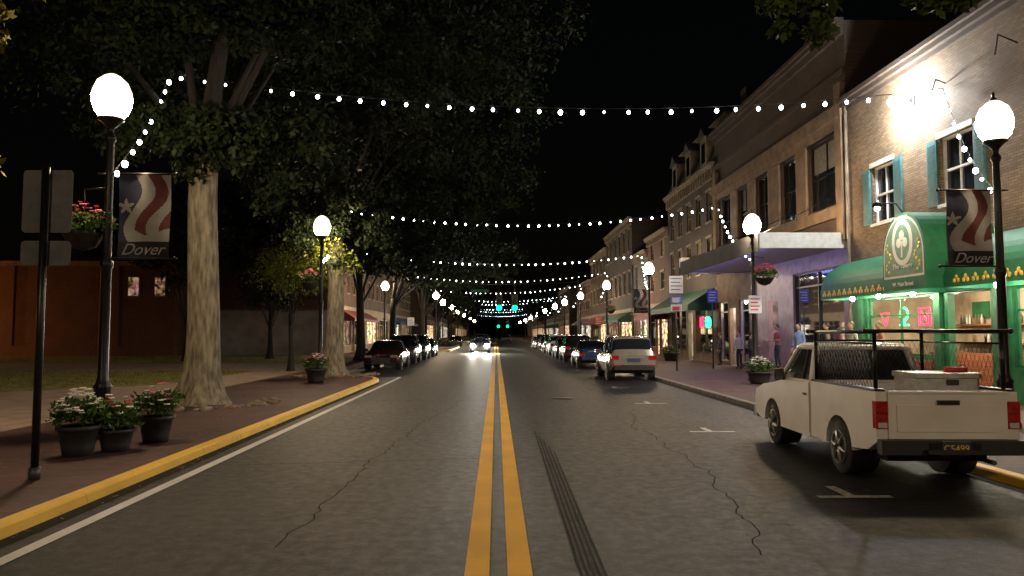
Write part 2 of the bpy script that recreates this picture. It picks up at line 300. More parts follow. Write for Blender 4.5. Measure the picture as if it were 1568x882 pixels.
def tree(name,base,r0,htr,lobes,ncl,per,size,bark=BARK,leaf=LEAF,extra=None,nl=9,prune=False,limb=None):
    e=empty(name,base); bx,by,bz=base; b=MB(); limb=limb or BARKD  # limbs default to the darker bark, crown shade put into its colour
    zs=[-.1,.05,.2,.45,.8,1.3,2.2,3.5,5,htr]; zs=[z for z in zs if z<=htr]
    rr=[r0*(1+.85*math.exp(-z/.42)) *(1-.03*z) for z in zs]; lb=[.13*math.exp(-max(z,0)/.6)+.015 for z in zs]
    ph=random.uniform(0,6); path=[(.05*math.sin(z*.8+ph),.04*math.cos(z*.7+ph)-.0,z) for z in zs]
    b.tube(path,rr,28,bark,lobes=lb)
    T=Vector(path[-1]); cl,cr=crown([(l[0]-bx,l[1]-by,l[2]-bz,l[3],l[4],l[5]) for l in lobes],ncl)
    for i in range(nl):
        tgt=Vector(cl[int(rng.integers(0,len(cl)))]); st=T+Vector((0,0,-.3-.25*i*.5)) ; rs=rr[-1]*random.uniform(.25,.4)
        if tgt.z<T.z+1: tgt.z=T.z+2+random.random()*3
        if i==0: tgt=T+Vector((.3,.2,7)); rs=rr[-1]*.8
        mid=st.lerp(tgt,.45)+Vector((random.uniform(-.4,.4),random.uniform(-.4,.4),.8))
        m2=st.lerp(tgt,.75)+Vector((random.uniform(-.4,.4),random.uniform(-.4,.4),.6))
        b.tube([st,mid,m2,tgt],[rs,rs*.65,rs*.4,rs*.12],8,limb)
        for j in range(5):
            q=mid.lerp(tgt,random.random()); d=Vector(cl[int(rng.integers(0,len(cl)))])-q; d=d.normalized()*min(d.length,3.)
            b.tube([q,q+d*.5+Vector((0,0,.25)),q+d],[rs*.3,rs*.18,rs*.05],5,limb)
    b.build('trunk',parent=e)
    co=leaves_at(cl,cr,per,size)
    if extra is not None:
        ec,er,ep=extra; ec=np.array(ec)-np.array(base); co=np.concatenate([co,leaves_at(ec,er,ep,size*.9)])
    if prune:   # foliage trimmed back around the festoon of lights
        Y=co[:,0,1]+by; Z=co[:,0,2]+bz; X=co[:,0,0]+bx; line=1.85+6.75*Y/20.2
        bad=(Y<20.5)&(Z>line-.45)&(Z<line+.55)&(X>-9.0); co=co[~bad]
    npmesh('foliage',co,leaf,e); return e
def hang(p0,p1,k,jit=.35,r=.35):
    p0=np.array(p0);p1=np.array(p1); t=rng.uniform(0,1,k)[:,None]; return list(p0+(p1-p0)*t+rng.normal(0,jit,(k,3)))
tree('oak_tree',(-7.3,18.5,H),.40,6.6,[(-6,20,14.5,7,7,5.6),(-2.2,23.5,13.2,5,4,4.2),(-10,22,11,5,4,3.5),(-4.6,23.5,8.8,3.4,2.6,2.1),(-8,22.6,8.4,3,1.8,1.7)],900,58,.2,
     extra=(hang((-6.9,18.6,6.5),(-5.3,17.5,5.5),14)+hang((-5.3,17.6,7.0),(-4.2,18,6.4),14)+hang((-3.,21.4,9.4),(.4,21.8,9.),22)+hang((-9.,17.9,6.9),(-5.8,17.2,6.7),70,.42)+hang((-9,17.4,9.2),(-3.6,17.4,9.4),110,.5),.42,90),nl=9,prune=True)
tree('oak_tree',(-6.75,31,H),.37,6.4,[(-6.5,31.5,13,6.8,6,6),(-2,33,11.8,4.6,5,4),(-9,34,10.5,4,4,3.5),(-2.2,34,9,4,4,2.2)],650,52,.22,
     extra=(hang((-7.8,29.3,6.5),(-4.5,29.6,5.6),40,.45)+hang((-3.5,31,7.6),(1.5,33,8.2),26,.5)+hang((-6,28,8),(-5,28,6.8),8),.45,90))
tree('oak_tree',(-13.5,9.5,H),.40,5.5,[(-12.5,10,10.8,3.6,3.6,3.2)],200,70,.17,leaf=leafmat('lamplit_leaves',(.04,.045,.01),(.12,.10,.02)),  # warm lamplight put into this lighter leaf colour
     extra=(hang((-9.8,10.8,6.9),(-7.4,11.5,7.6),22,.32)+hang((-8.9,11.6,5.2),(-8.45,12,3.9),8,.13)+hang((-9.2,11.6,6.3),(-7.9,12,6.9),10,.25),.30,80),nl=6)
e=tree('oak_tree',(10.2,1.5,H),.3,4.8,[(7.6,4.,9.4,3.5,3.2,2.6)],120,60,.14,leaf=leafmat('near_leaves',(.03,.05,.015),(.07,.10,.025)),
     extra=(hang((2.95,8.,5.75),(3.6,8.1,5.35),9,.12)+hang((4.8,8.2,5.65),(5.5,8,5.7),4,.08)+hang((3.6,7.9,6.1),(6.6,6,6.8),22,.22),.15,70),nl=5)
bb=MB(); bb.tube([(7.4-10.2,4.5-1.5,7.5),(5-10.2,6.9-1.5,6.4),(3.2-10.2,8-1.5,5.6)],[.07,.035,.008],6,BARKD); bb.build('branch',parent=e)
tree('small_tree',(-9.4,34,H),.10,2.6,[(-8.9,33.2,4.9,1.9,1.6,1.3),(-7.3,32.2,4.8,1.2,1,.8),(-6.3,29.4,4.9,.8,.6,.5)],85,80,.13,bark=BARKD,leaf=leafmat('lamplit_tree_leaves',(.07,.10,.012),(.22,.24,.03)),nl=5)  # glow of the second lamp painted into the yellow-green leaf colour
tree('small_tree',(-15.2,50,H),.16,2.6,[(-15.2,50,5.6,3.,2.6,2.2)],110,70,.2,bark=BARKD,nl=6)
tree('small_tree',(-19.,46,H),.16,2.6,[(-19.5,46,7.6,3.6,3,3)],130,60,.24,bark=BARKD,nl=6)
tree('oak_tree',(-34,82,H),.35,5.,[(-34,82,13,12,6,7)],200,50,.5,bark=BARKD,nl=6)
tree('street_tree',(-8.6,62,H),.28,4.6,[(-7,62,11.,6.5,6,5.),(-1.5,63,9.6,3.8,3,2.6)],240,60,.34,bark=BARKD,nl=7)
tree('street_tree',(-8.6,47,H),.26,4.4,[(-8.,47,9.4,4.6,4.5,3.8),(-5.5,48,7.4,2.5,2.5,1.6)],230,60,.28,bark=BARKD,nl=7)
tree('street_tree',(-8.4,84,H),.26,4.2,[(-6.,84,10.5,6,5,4.2),(0,94,11.,4.5,4,2.6)],170,60,.4,bark=BARKD,nl=6)
tree('street_tree',(-8.4,106,H),.25,4,[(-6.5,106,8.5,4.8,5,3.8)],120,50,.4,bark=BARKD,nl=6)
tree('street_tree',(-9,140,H),.25,4,[(-7.5,140,9,6,8,5)],120,50,.5,bark=BARKD,nl=6)
tree('street_tree',(10,150,H),.25,4,[(9,150,8.5,4,6,4)],90,50,.5,bark=BARKD,nl=6)
tree('street_tree',(-5,420,0),.4,5,[(-14,420,10,16,6,8),(10,425,9,14,6,7)],160,60,1.1,bark=BARKD,nl=4)

b=MB()
for cx,cy in ((-7.3,18.5),(-6.75,31)):
    for i in range(70):
        a=random.uniform(-2.6,.6); r=random.uniform(1.35,1.9); x=cx+r*math.cos(a);y=cy+r*math.sin(a)
        b.ball((x,y,H+.01),random.uniform(.06,.12),STONE if i%2 else CONC,7,5,(1,1.2,.6))
b.build('cobblestones')

# ------------------------------------------------------------------ street lamps
def lamp(x,y,z=H,arm=0):
    b=MB(); far=y>85
    b.lathe((0,0,0),[(.24,0),(.24,.08),(.2,.12),(.19,.35),(.15,.42),(.13,.8),(.15,.84),(.11,.9),(.085,1.0),(.08,2.8),(.105,2.84),(.105,2.92),(.075,2.97),(.06,4.95),(.09,5.0),(.09,5.06),(.05,5.12),(.06,5.2),(.15,5.30),(.21,5.34),(.21,5.38)],20,BLK)
    b.lathe((0,0,0),[(.18,5.38),(.26,5.48),(.31,5.64),(.315,5.76)],12,GLF if far else GLB)
    b.lathe((0,0,0),[(.315,5.762),(.305,5.84),(.24,6.0),(.13,6.1),(.05,6.14)],16,GLF if far else GLT)
    b.lathe((0,0,0),[(.07,6.13),(.06,6.17),(.02,6.21),(.03,6.26),(.005,6.32)],10,BLK)
    if arm:
        for zz in (4.42,2.98):
            b.tube([(0,0,zz),(arm*1.12,0,zz)],.018,8,BLK); b.ball((arm*1.14,0,zz),.035,BLK,8,6)
        b.tube([(0,0,4.42),(-arm*.2,0,4.42)],.018,8,BLK)
    return b.build('street_lamp',loc=(x,y,z))
lamps=[(-6.55,12.5,1),(-6.55,27.7,0),(9.45,13.6,-1),(9.45,26.9,0),(9.45,45.4,-1),(9.2,61.3,0),(9.0,78.6,0),(8.9,96,0),(8.9,112,0),(8.9,135,0),(8.9,160,0),(8.9,190,0),(9,230,0),(9,280,0),
  (-9.4,62.5,0),(-6.4,78.6,0),(-7.0,97,0),(-7.,115,0),(-7.2,138,0),(-7.2,165,0),(-7.2,200,0),(-7.4,250,0),(-6.55,-3,0),(9.45,-3,0)]
for x,y,a in lamps: lamp(x,y,arm=a)
NAVY=M('navy_cloth',(.03,.035,.07),.8); OFFW=M('offwhite_cloth',(.36,.35,.34),.8,var=.1); MAR=M('maroon_cloth',(.13,.035,.03),.8); BLC=M('black_cloth',(.012,.012,.014),.8); TXT=M('silver_print',(.30,.30,.32),.7)
def banner(x,y,z0,z1,w):
    e=empty('banner',(x,y,z0)); b=MB(); nu,nv=60,110; h=z1-z0; vs=[];fs=[];ms=[]
    for j in range(nv+1):
        for i in range(nu+1):
            u=i/nu;v=j/nv; vs.append((u*w,.035*math.sin(u*5+v*4)*math.sin(v*math.pi)+.02*math.sin(u*9),v*h))
    for j in range(nv):
        for i in range(nu):
            u=(i+.5)/nu;v=(j+.5)/nv; a=j*(nu+1)+i; fs.append((a,a+1,a+nu+2,a+nu+1))
            if v<.2: m=BLC
            else:
                q=(v-.2)/.8; dx=u-.14;dy=(q-.52)*1.5; an=math.atan2(dx,dy); r=math.hypot(dx,dy)
                k=((an/(2*math.pi)*5)%1); k=abs(k-.5)*2; star=r<(.07+.12*k**1.5)
                s=u+.16*math.sin(q*6.2+.3)-.12*q
                if s<.22: m=OFFW if star else NAVY
                else: m=[MAR,OFFW][int((s-.22)/.24+1)%2]
                if q<.14+.05*math.sin(u*8) and s>.22: m=OFFW
            ms.append(m)
    b.add(vs,fs,ms,True); b.build('cloth',parent=e,fixn=False)
    text('lettering','Dover',.27,TXT,(w*.5,-.045,h*.10),(R(90),0,0),e,shear=.45)
banner(-6.38,12.5,H+2.98,H+4.42,.86); banner(8.47,13.6,H+2.98,H+4.42,.86); banner(8.5,45.4,H+2.98,H+4.42,.86)

# ------------------------------------------------------------------ string lights
def string(pts,br=.043):
    b=MB()
    for (A,B,s,k) in pts:
        A=Vector(A);B=Vector(B); P=[]
        for i in range(17):
            t=i/16; p=A.lerp(B,t); p.z-=4*s*t*(1-t); P.append(p)
        b.tube(P,.009,4,WIRE)
        for i in range(k):
            t=(i+.5+random.uniform(-.08,.08))/k; p=A.lerp(B,t); p.z-=4*s*t*(1-t)
            b.tube([p,p-Vector((0,0,.06))],.02,5,WIRE); q=random.random(); r=br*(.7+.55*q)
            b.ball((p.x,p.y,p.z-.06-r),r,BULB if q>.3 else BULB2,8,6,(1,1,1.15))
    return b.build('string_lights',fixn=False)
string([((-9.,20.2,9.02),(12.6,20.2,8.75),.78,35),((-9.,20.2,9.02),(-6.55,12.6,H+4.46),.25,10),((12.6,20.2,8.75),(9.45,13.7,H+4.46),.35,9)],.049)
string([((-8.45,41.4,8.85),(12.6,41.4,9.1),.98,36),((-8.45,41.4,8.85),(-6.55,27.8,H+4.5),.5,14),((12.6,41.4,9.1),(9.45,27,H+4.5),.5,12)],.05)
string([((-12.,60,8.6),(11.9,60,8.3),.95,40),((11.9,60,8.3),(9.4,45.5,H+4.5),.5,10)],.050)
for y in (79,103,125,148,175,205,250): string([((-11.5,y,8.5+random.uniform(-.3,.3)),(12,y,8.5+random.uniform(-.3,.3)),1.,34),((12,y,8.5),(9.2,y-14,5),.4,5)],.045)

# ------------------------------------------------------------------ buildings
BLINDM=M('window_blind',(.16,.15,.13),.8)
def facade(b,X,o,y0,y1,z0,z1,ops,wm):
    ys=sorted({y0,y1,*[v for q in ops for v in q[:2]]}); zs=sorted({z0,z1,*[v for q in ops for v in q[2:4]]})
    for ya,yb in zip(ys[:-1],ys[1:]):
        for za,zb in zip(zs[:-1],zs[1:]):
            cy=(ya+yb)/2;cz=(za+zb)/2
            if any(q[0]<cy<q[1] and q[2]<cz<q[3] for q in ops): continue
            b.quad((X,ya,za),(X,yb,za),(X,yb,zb),(X,ya,zb),wm)
    for q in ops:
        ya,yb,za,zb,kind=q[:5]; d=X-o*.2; fm=q[5] if len(q)>5 else WTRIM; gm=q[6] if len(q)>6 else GLD
        b.quad((X,ya,za),(d,ya,za),(d,ya,zb),(X,ya,zb),wm); b.quad((X,yb,za),(d,yb,za),(d,yb,zb),(X,yb,zb),wm)
        b.quad((X,ya,zb),(d,ya,zb),(d,yb,zb),(X,yb,zb),wm); b.quad((X,ya,za),(d,ya,za),(d,yb,za),(X,yb,za),fm)
        if kind=='open': continue
        g=X-o*.16; b.quad((g,ya,za),(g,yb,za),(g,yb,zb),(g,ya,zb),gm)
        f0=X-o*.09; f1=X-o*.155; t=.07
        b.box(f0,f1,ya,ya+t,za,zb,fm); b.box(f0,f1,yb-t,yb,za,zb,fm); b.box(f0,f1,ya+t,yb-t,za,za+t,fm); b.box(f0,f1,ya+t,yb-t,zb-t,zb,fm)
        if kind=='sash':
            zm=(za+zb)/2; b.box(f0,f1,ya+t,yb-t,zm-.03,zm+.03,fm)
            ym=(ya+yb)/2; b.box(f0-o*.02,f1,ym-.015,ym+.015,za+t,zm-.031,fm); b.box(f0-o*.02,f1,ym-.015,ym+.015,zm+.031,zb-t,fm)
            if random.random()<.5: b.quad((X-o*.157,ya+t,zm+.2),(X-o*.157,yb-t,zm+.2),(X-o*.157,yb-t,zb-t),(X-o*.157,ya+t,zb-t),BLINDM)
            b.box(X+o*.08,X+o*.003,ya-.08,yb+.08,za-.1,za-.003,fm); b.box(X+o*.06,X+o*.003,ya-.08,yb+.08,zb+.003,zb+.16,fm)
        if kind=='shop':
            k=max(1,int((yb-ya)/1.6))
            for i in range(1,k): yy=ya+(yb-ya)*i/k; b.box(f0,f1,yy-.03,yy+.03,za+t,zb-t,fm)
            b.box(f0-o*.01,f1,ya+t,yb-t,zb-.62,zb-.56,fm)
def shell(b,X,o,y0,y1,z1,wm,depth=12,room=None,zr=3.9,zb=0,roof=None):
    B=X-o*depth
    b.quad((X,y0,zb),(B,y0,zb),(B,y0,z1),(X,y0,z1),wm); b.quad((X,y1,zb),(B,y1,zb),(B,y1,z1),(X,y1,z1),wm)
    b.quad((B,y0,zb),(B,y1,zb),(B,y1,z1),(B,y0,z1),wm); b.quad((X,y0,z1-.3),(B,y0,z1-.3),(B,y1,z1-.3),(X,y1,z1-.3),ROOF)
    if room:
        r=X-o*3.6; b.quad((r,y0+.02,zb),(r,y1-.02,zb),(r,y1-.02,zr),(r,y0+.02,zr),room); b.quad((X-o*.05,y0+.02,zr),(r,y0+.02,zr),(r,y1-.02,zr),(X-o*.05,y1-.02,zr),room)
        b.quad((X-o*.05,y0+.02,.16),(r,y0+.02,.16),(r,y1-.02,.16),(X-o*.05,y1-.02,.16),DARK)
        for yy in (y0+.03,y1-.03): b.quad((X-o*.2,yy,.16),(r,yy,.16),(r,yy,zr),(X-o*.2,yy,zr),room)
def cornice(b,X,o,y0,y1,z,hh,m,dent=True):
    b.box(X+o*.35,X+o*.003,y0,y1,z-.14,z,m); b.box(X+o*.25,X+o*.004,y0+.01,y1-.01,z-.3,z-.143,m); b.box(X+o*.12,X+o*.004,y0+.01,y1-.01,z-hh,z-.303,m)
    if dent:
        k=int((y1-y0)/.55)
        for i in range(k): yy=y0+.25+i*.55; b.box(X+o*.22,X+o*.123,yy,yy+.14,z-hh+.02,z-.31,m)
XR=12.7
A=empty('brick_pub_building',(0,0,0)); b=MB()
ops=[(19.15,20.6,5.5,7.4,'sash'),(23.1,24.4,5.5,7.4,'sash'),(15.,16.4,5.5,7.4,'sash'),
     (21.2,25.0,1.15,3.0,'shop',GRN,SG),(18.7,20.5,.14,2.95,'open',GRN),(15.7,17.9,1.0,3.0,'shop',GRN,SG)]
facade(b,XR,-1,8,26.1,3.3,10.2,[q for q in ops if q[2]>3],BRA); facade(b,XR,-1,15.2,26.1,.1,3.3,[q for q in ops if q[2]<3],GRN); facade(b,XR,-1,8,15.2,.1,3.3,[],BRRy)
shell(b,XR,-1,8,26.1,10.2,BRA,12,INT,3.3)
for ya,yb in ((19.15,20.6),(23.1,24.4),(15.,16.4)):
    for y0,y1 in ((ya-.56,ya-.1),(yb+.1,yb+.56)):
        b.box(XR-.06,XR-.004,y0,y1,5.5,7.4,SHUT)
        for i in range(22): z=5.62+i*.078; b.box(XR-.075,XR-.061,y0+.06,y1-.06,z,z+.035,SHUT)
cornice(b,XR,-1,8,26.1,10.3,.45,BRB,False)
b.box(XR-.08,XR-.003,21.2,25.2,.35,1.05,WOODR)
for i in range(6): b.box(XR-.1,XR-.081,21.2,25.2,.38+i*.115,.45+i*.115,WOODR)
for y in (15.3,18.3,20.85,25.3): b.box(XR-.12,XR-.003,y-.14,y+.14,.12,3.28,GRN)
b.box(XR-.16,XR-.004,15.2,26.1,3.0,3.34,GRN)
b.tube([(XR-.12,25.95,10),(XR-.12,25.95,.3)],.06,8,CREAM)
b.box(XR+2.4,XR+2.9,16,25.5,.16,1.2,WOODR); b.box(XR+3.2,XR+3.58,16,25.5,1.5,1.55,WOODR); b.box(XR+3.2,XR+3.58,16,25.5,2.1,2.15,WOODR)
for i in range(60): yy=16.1+i*.155; b.lathe((XR+3.4,yy,random.choice([1.55,2.15])),[(.04,0),(.04,.2),(.015,.26),(.015,.33)],6,random.choice([GLD,GRN,MAR,STONE,WTRIM]))
for yy in (16.5,19,21.5,24): b.box(XR+3.5,XR+3.58,yy,yy+.8,2.35,2.9,random.choice([DARK,MAR,GRN]))
b.build('walls',parent=A)
b=MB(); XA=11.1
def barrel(y0,y1,zb,zt,x0,x1):
    P=[]; n=10
    for i in range(n+1):
        a=math.pi/2*i/n; P.append((x1-(x1-x0)*math.cos(a) ,zb+(zt-zb)*math.sin(a)))
    for p,q in zip(P[:-1],P[1:]): b.add([(p[0],y0,p[1]),(p[0],y1,p[1]),(q[0],y1,q[1]),(q[0],y0,q[1])],[(0,1,2,3)],AWN,False)
    for y in (y0,y1): b.poly([(p[0],y,p[1]) for p in P]+[(x1,y,zb)],AWN)
    b.box(x0-.004,x0-.025,y0,y1,zb-.32,zb+.02,AWN); b.box(x0,x1,y0+.001,y0+.02,zb-.32,zb,AWN); b.box(x0,x1,y1-.02,y1-.001,zb-.32,zb,AWN)
    b.tube([(x0,y0,zb-.3),(x0,y1,zb-.3)],.02,6,WTRIM)
barrel(20.35,25.3,3.3,4.35,XA+.15,XR-.004); barrel(14.6,18.25,3.3,4.35,XA+.15,XR-.004)
n=18; yc=19.3; hw=1.02; za=3.9; ht=1.15; arc=[]
for i in range(n+1):
    a=math.pi*i/n; arc.append((yc-hw*math.cos(a),za+ht*math.sin(a)))
PAN=M('awning_sign_panel',(.12,.25,.15),.6); CRM=M('cream_print',(.70,.68,.56),.6,var=.05); GOLD=M('gold_print',(.80,.55,.06),.5,var=.1)
for p,q in zip(arc[:-1],arc[1:]): b.add([(XA-.3,p[0],p[1]),(XA-.3,q[0],q[1]),(XR-.005,q[0],q[1]),(XR-.005,p[0],p[1])],[(0,1,2,3)],AWN,True)
b.poly([(XA-.3,p[0],p[1]) for p in arc]+[(XA-.3,yc+hw,2.98),(XA-.3,yc-hw,2.98)],AWN)
for s in (-1,1): b.quad((XA-.3,yc+s*hw,2.98),(XR-.005,yc+s*hw,2.98),(XR-.005,yc+s*hw,za),(XA-.3,yc+s*hw,za),AWN)
b.poly([(XA-.305,yc-(hw-.06)*math.cos(math.pi*i/24),za-.02+(ht-.06)*math.sin(math.pi*i/24)) for i in range(25)]+[(XA-.305,yc+hw-.06,3.32),(XA-.305,yc-hw+.06,3.32)],CRM)
b.poly([(XA-.31,yc-(hw-.11)*math.cos(math.pi*i/24),za-.02+(ht-.12)*math.sin(math.pi*i/24)) for i in range(25)]+[(XA-.31,yc+hw-.11,3.38),(XA-.31,yc-hw+.11,3.38)],PAN)
b.poly([(XA-.315,yc+.50*math.cos(t*math.pi/14),4.26+.62*math.sin(t*math.pi/14)) for t in range(28)],CRM)
b.poly([(XA-.32,yc+.36*math.cos(t*math.pi/14),4.26+.48*math.sin(t*math.pi/14)) for t in range(28)],PAN)
for dy,dz in ((0,.2),(.15,.0),(-.15,.0)): b.poly([(XA-.325,yc+dy+.12*math.cos(t*math.pi/8),4.25+dz+.13*math.sin(t*math.pi/8)) for t in range(16)],CRM)
b.quad((XA-.325,yc-.03,3.86),(XA-.325,yc+.05,3.86),(XA-.325,yc+.02,4.3),(XA-.325,yc-.02,4.3),CRM)
for s in (-1,1):
    for i in range(9):
        t=i/8; b.ball((XA-.315,yc+s*(.68+.12*math.sin(t*9)),3.5+t*.75),.045,GOLD,6,5,(.2,1,1))
for y0,y1 in ((20.5,25.2),(14.7,18.1)):
    k=int((y1-y0)/.36)
    for i in range(k):
        y=y0+.15+i*.36
        for dy,dz in ((0,.07),(.075,-.02),(-.075,-.02)): b.ball((XA+.12,y+dy,3.15+dz),.062,GOLD,7,5,(.15,1,1))
b.build('awning',parent=A)
text('lettering','The Tavern',.2,CRM,(XA-.33,yc,3.62),(R(90),0,R(-90)),A); text('lettering','W. Main Street',.16,CRM,(XA-.33,yc,3.14),(R(90),0,R(-90)),A); text('lettering','IRISH PUB',.15,CRM,(XA-.33,yc,4.9),(R(90),0,R(-90)),A)
b=MB()
NG=E('neon_green',(.03,1,.25),6,False);NR=E('neon_red',(1,.02,.07),6,False);NB=E('neon_blue',(.04,.12,1),7,False);WB=E('awning_bulb',(1,.93,.75),460)
b.tube([(XR+.2,23.1+.22*math.cos(a*math.pi/5),2.45+.2*math.sin(a*math.pi/5)) for a in range(11)],.03,6,NG); b.tube([(XR+.2,23.35,2.1),(XR+.2,22.85,2.1)],.03,6,NG); b.tube([(XR+.2,23.1,2.25),(XR+.2,23.1,2.1)],.03,6,NG)
b.tube([(XR+.2,21.7,2.1),(XR+.2,22.25,2.1),(XR+.2,22.25,2.6),(XR+.2,21.7,2.6),(XR+.2,21.7,2.1)],.03,6,NR); b.tube([(XR+.18,22.1,2.2),(XR+.18,22.1,2.5),(XR+.18,21.8,2.2),(XR+.18,21.8,2.5)],.025,5,NR)
b.tube([(XR+.2,24.2,2.1),(XR+.2,24.5,2.5),(XR+.2,24.0,2.5),(XR+.2,24.2,2.1)],.022,6,NR)
b.tube([(XR+.2,17.2,2.1),(XR+.2,17.0,2.7),(XR+.2,16.6,2.4)],.03,6,NR)
for y in (15.6,17.4,21.0,22.9,24.6): b.ball((XR-.7,y,3.0),.075,WB,8,6)
b.ball((XR-1.,19.3,3.3),.07,WB,8,6)
b.tube([(XA-.28,yc,5.06),(XA-.45,yc,5.3),(XA-.9,yc,5.3)],.02,6,BLK); b.lathe((XA-.95,yc,5.2),[(.16,0),(.13,.08),(.04,.16)],10,BLK); b.ball((XA-.95,yc,5.16),.07,E('sign_lamp_bulb',(1,.96,.88),380),8,6)
FL=E('flood_lamp_glass',(.92,.97,1),2400)
b.box(XR-.03,XR-.003,21.75,22.05,8.75,9.05,BLK); b.tube([(XR-.02,21.9,8.9),(XR-.3,21.9,9.15),(XR-.55,21.9,9.05)],.02,6,BLK)
b.ball((XR-.6,21.9,8.88),.14,FL,10,7); b.tube([(XR-.02,20.2,8.9),(XR-.3,20.2,9.0),(XR-.4,20.2,8.7)],.02,6,BLK)
b.tube([(XR-.02,17.3,8.9),(XR-.5,17.3,9.1),(XR-.6,17.3,8.6)],.02,6,BLK)
b.build('neon_and_lamps',parent=A)
for y,en in ((22.8,300),(17,220),(19.8,180)): light('room_light','POINT',(XR+1.6,y,2.9),en,(1,.84,.6),.2,A)

B=empty('brown_brick_building'); b=MB()
ops=[(26.75,29.3,6.65,9.3,'sash',BLK),(30.7,32.2,6.65,9.3,'sash',BLK),(33.9,35.3,6.65,9.3,'sash',BLK),(36.6,38.,6.65,9.3,'sash',BLK),(39.4,40.9,6.65,9.3,'sash',BLK)]
low=[(26.7,31.3,1.05,4.35,'shop',BLK,SG),(33.,34.2,.14,3.3,'open',PINK),(36.8,38.4,.3,3.6,'shop',WTRIM,SG),(38.9,39.9,.14,3.2,'open',WTRIM),(40.2,41.8,.3,3.6,'shop',WTRIM,SG)]
facade(b,XR,-1,26.12,42.2,5.2,13.3,ops,BRB); facade(b,XR,-1,26.12,35.6,.1,5.2,low[:2],PINK); facade(b,XR,-1,35.6,42.2,.1,5.2,low[2:],STONE)
shell(b,XR,-1,26.12,42.2,13.3,BRB,14,INTB,4.6)
for y in (26.14,42.0-.5): b.box(XR-.22,XR-.004,y,y+.5,5.2,11,STONE)
b.box(XR-.25,XR-.005,26.1,42.2,9.75,10.25,STONE); b.box(XR-.16,XR-.005,26.6,41.5,9.4,9.74,STONE); b.box(XR-.2,XR-.005,26.65,41.49,6.1,6.55,STONE)
for y in (29.5,32.4,35.5,38.2): b.box(XR-.1,XR-.005,y,y+(1.0 if y!=32.4 else 1.3),6.56,9.39,STONE)
cornice(b,XR,-1,26.12,42.2,13.4,.6,BRB,False); b.box(XR-.12,XR-.004,26.12,42.2,11.3,11.5,BRB)
b.box(9.5,XR-.01,26.35,37.6,4.98,5.04,WTRIM); b.box(9.45,9.5,26.3,37.65,4.80,5.48,GREY); b.box(9.5,XR-.01,26.3,26.35,4.92,5.48,WTRIM); b.box(9.5,XR-.01,37.6,37.65,4.92,5.48,WTRIM); b.box(9.51,XR-.01,26.36,37.59,5.3,5.4,ROOF)
for y in (27.,31,35): b.tube([(9.7,y,5.45),(XR-.05,y,7.0)],.02,5,BLK)
for i in range(26): b.quad((XR+.35,26.8,3.2+i*.043),(XR+.35,31.2,3.2+i*.043),(XR+.385,31.2,3.235+i*.043),(XR+.385,26.8,3.235+i*.043),GREY)
b.box(XR-.15,XR-.005,26.65,31.3,.2,.98,DARK)
b.box(XR+2.5,XR+2.9,27,34,.16,1.25,WOODR)
for i in range(60): yy=27+random.random()*7; b.lathe((XR+3.3,yy,random.choice([1.5,1.95,2.4])),[(.045,0),(.045,.2),(.015,.26),(.015,.33)],6,random.choice([GLD,GRN,MAR,STONE]))
b.build('walls',parent=B)
b=MB()
for y,z,m in ((27.2,2.5,NB),(28.3,2.7,NB),(29.6,2.5,NB),(30.6,2.3,NR)):
    b.tube([(XR+.3,y+.16*math.cos(a*.9),z+.22*math.sin(a*.9)) for a in range(0,7)],.035,6,m); b.tube([(XR+.3,y+.2,z-.3),(XR+.3,y,z-.15),(XR+.3,y-.2,z-.3)],.03,5,m)
b.box(XR+3.4,XR+3.55,27.6,29.0,2.6,3.1,NB); b.box(XR+3.4,XR+3.5,30,30.9,2.4,2.9,E('screen_white',(.7,.85,1),4,False))
b.tube([(9.62,26.8,4.92),(9.62,37,4.92)],.03,6,E('blue_tube_light',(.24,.26,1.),48))
b.build('neon_sign',parent=B)
light('room_light','POINT',(XR+1.8,29,3.1),200,(.45,.55,1),.2,B); light('room_light','POINT',(XR+1.5,33.6,3.1),220,(1,.75,.5),.2,B); light('room_light','POINT',(XR+1.2,38.5,3.4),380,(1,.85,.65),.2,B); light('room_light','POINT',(XR+1.2,40.9,3.4),300,(1,.85,.65),.2,B)

C=empty('mansard_roof_building'); b=MB()
ops=[(42.9+i*2.3,44.+i*2.3,5.5,7.5,'sash',CREAM) for i in range(5)]+[(42.9+i*2.3,44.+i*2.3,8.5,10.3,'sash',CREAM) for i in range(5)]
low=[(43,46.8,.6,3.5,'shop',CREAM,SG),(47.5,48.6,.14,3.2,'open',CREAM),(49.2,53.2,.6,3.5,'shop',CREAM,SG)]
facade(b,XR,-1,42.22,54,4.5,11.4,ops,BRC); facade(b,XR,-1,42.22,54,.1,4.5,low,CREAM); shell(b,XR,-1,42.22,54,11.4,BRC,12,INT,4.2)
cornice(b,XR,-1,42.1,54.1,11.8,.9,CREAM)
b.add([(XR-.1,42.22,11.8),(XR-.1,54,11.8),(XR+1.1,54,14.6),(XR+1.1,42.22,14.6),(XR+11,42.22,14.8),(XR+11,54,14.8),(XR+12,42.22,11.4),(XR+12,54,11.4)],[(0,1,2,3),(3,2,5,4),(0,3,4,6),(1,2,5,7)],SLATE)
cornice(b,XR+1.0,-1,42.2,54,14.8,.4,CREAM,False)
for y in (43.7,47.3,51):
    b.box(XR-.05,XR+1.2,y,y+1.3,12.,13.7,CREAM); b.quad((XR-.055,y+.25,12.2),(XR-.055,y+1.05,12.2),(XR-.055,y+1.05,13.4),(XR-.055,y+.25,13.4),GLD)
    b.extr([(y-.15,13.71),(y+1.45,13.71),(y+.65,14.4)],'x',XR-.2,XR+1.1,SLATE)
b.box(XR+2,XR+2.8,42.4,43.4,14.6,16.4,BRC)
b.box(XR-.5,XR-.01,48,48.8,6.2,6.8,WTRIM)
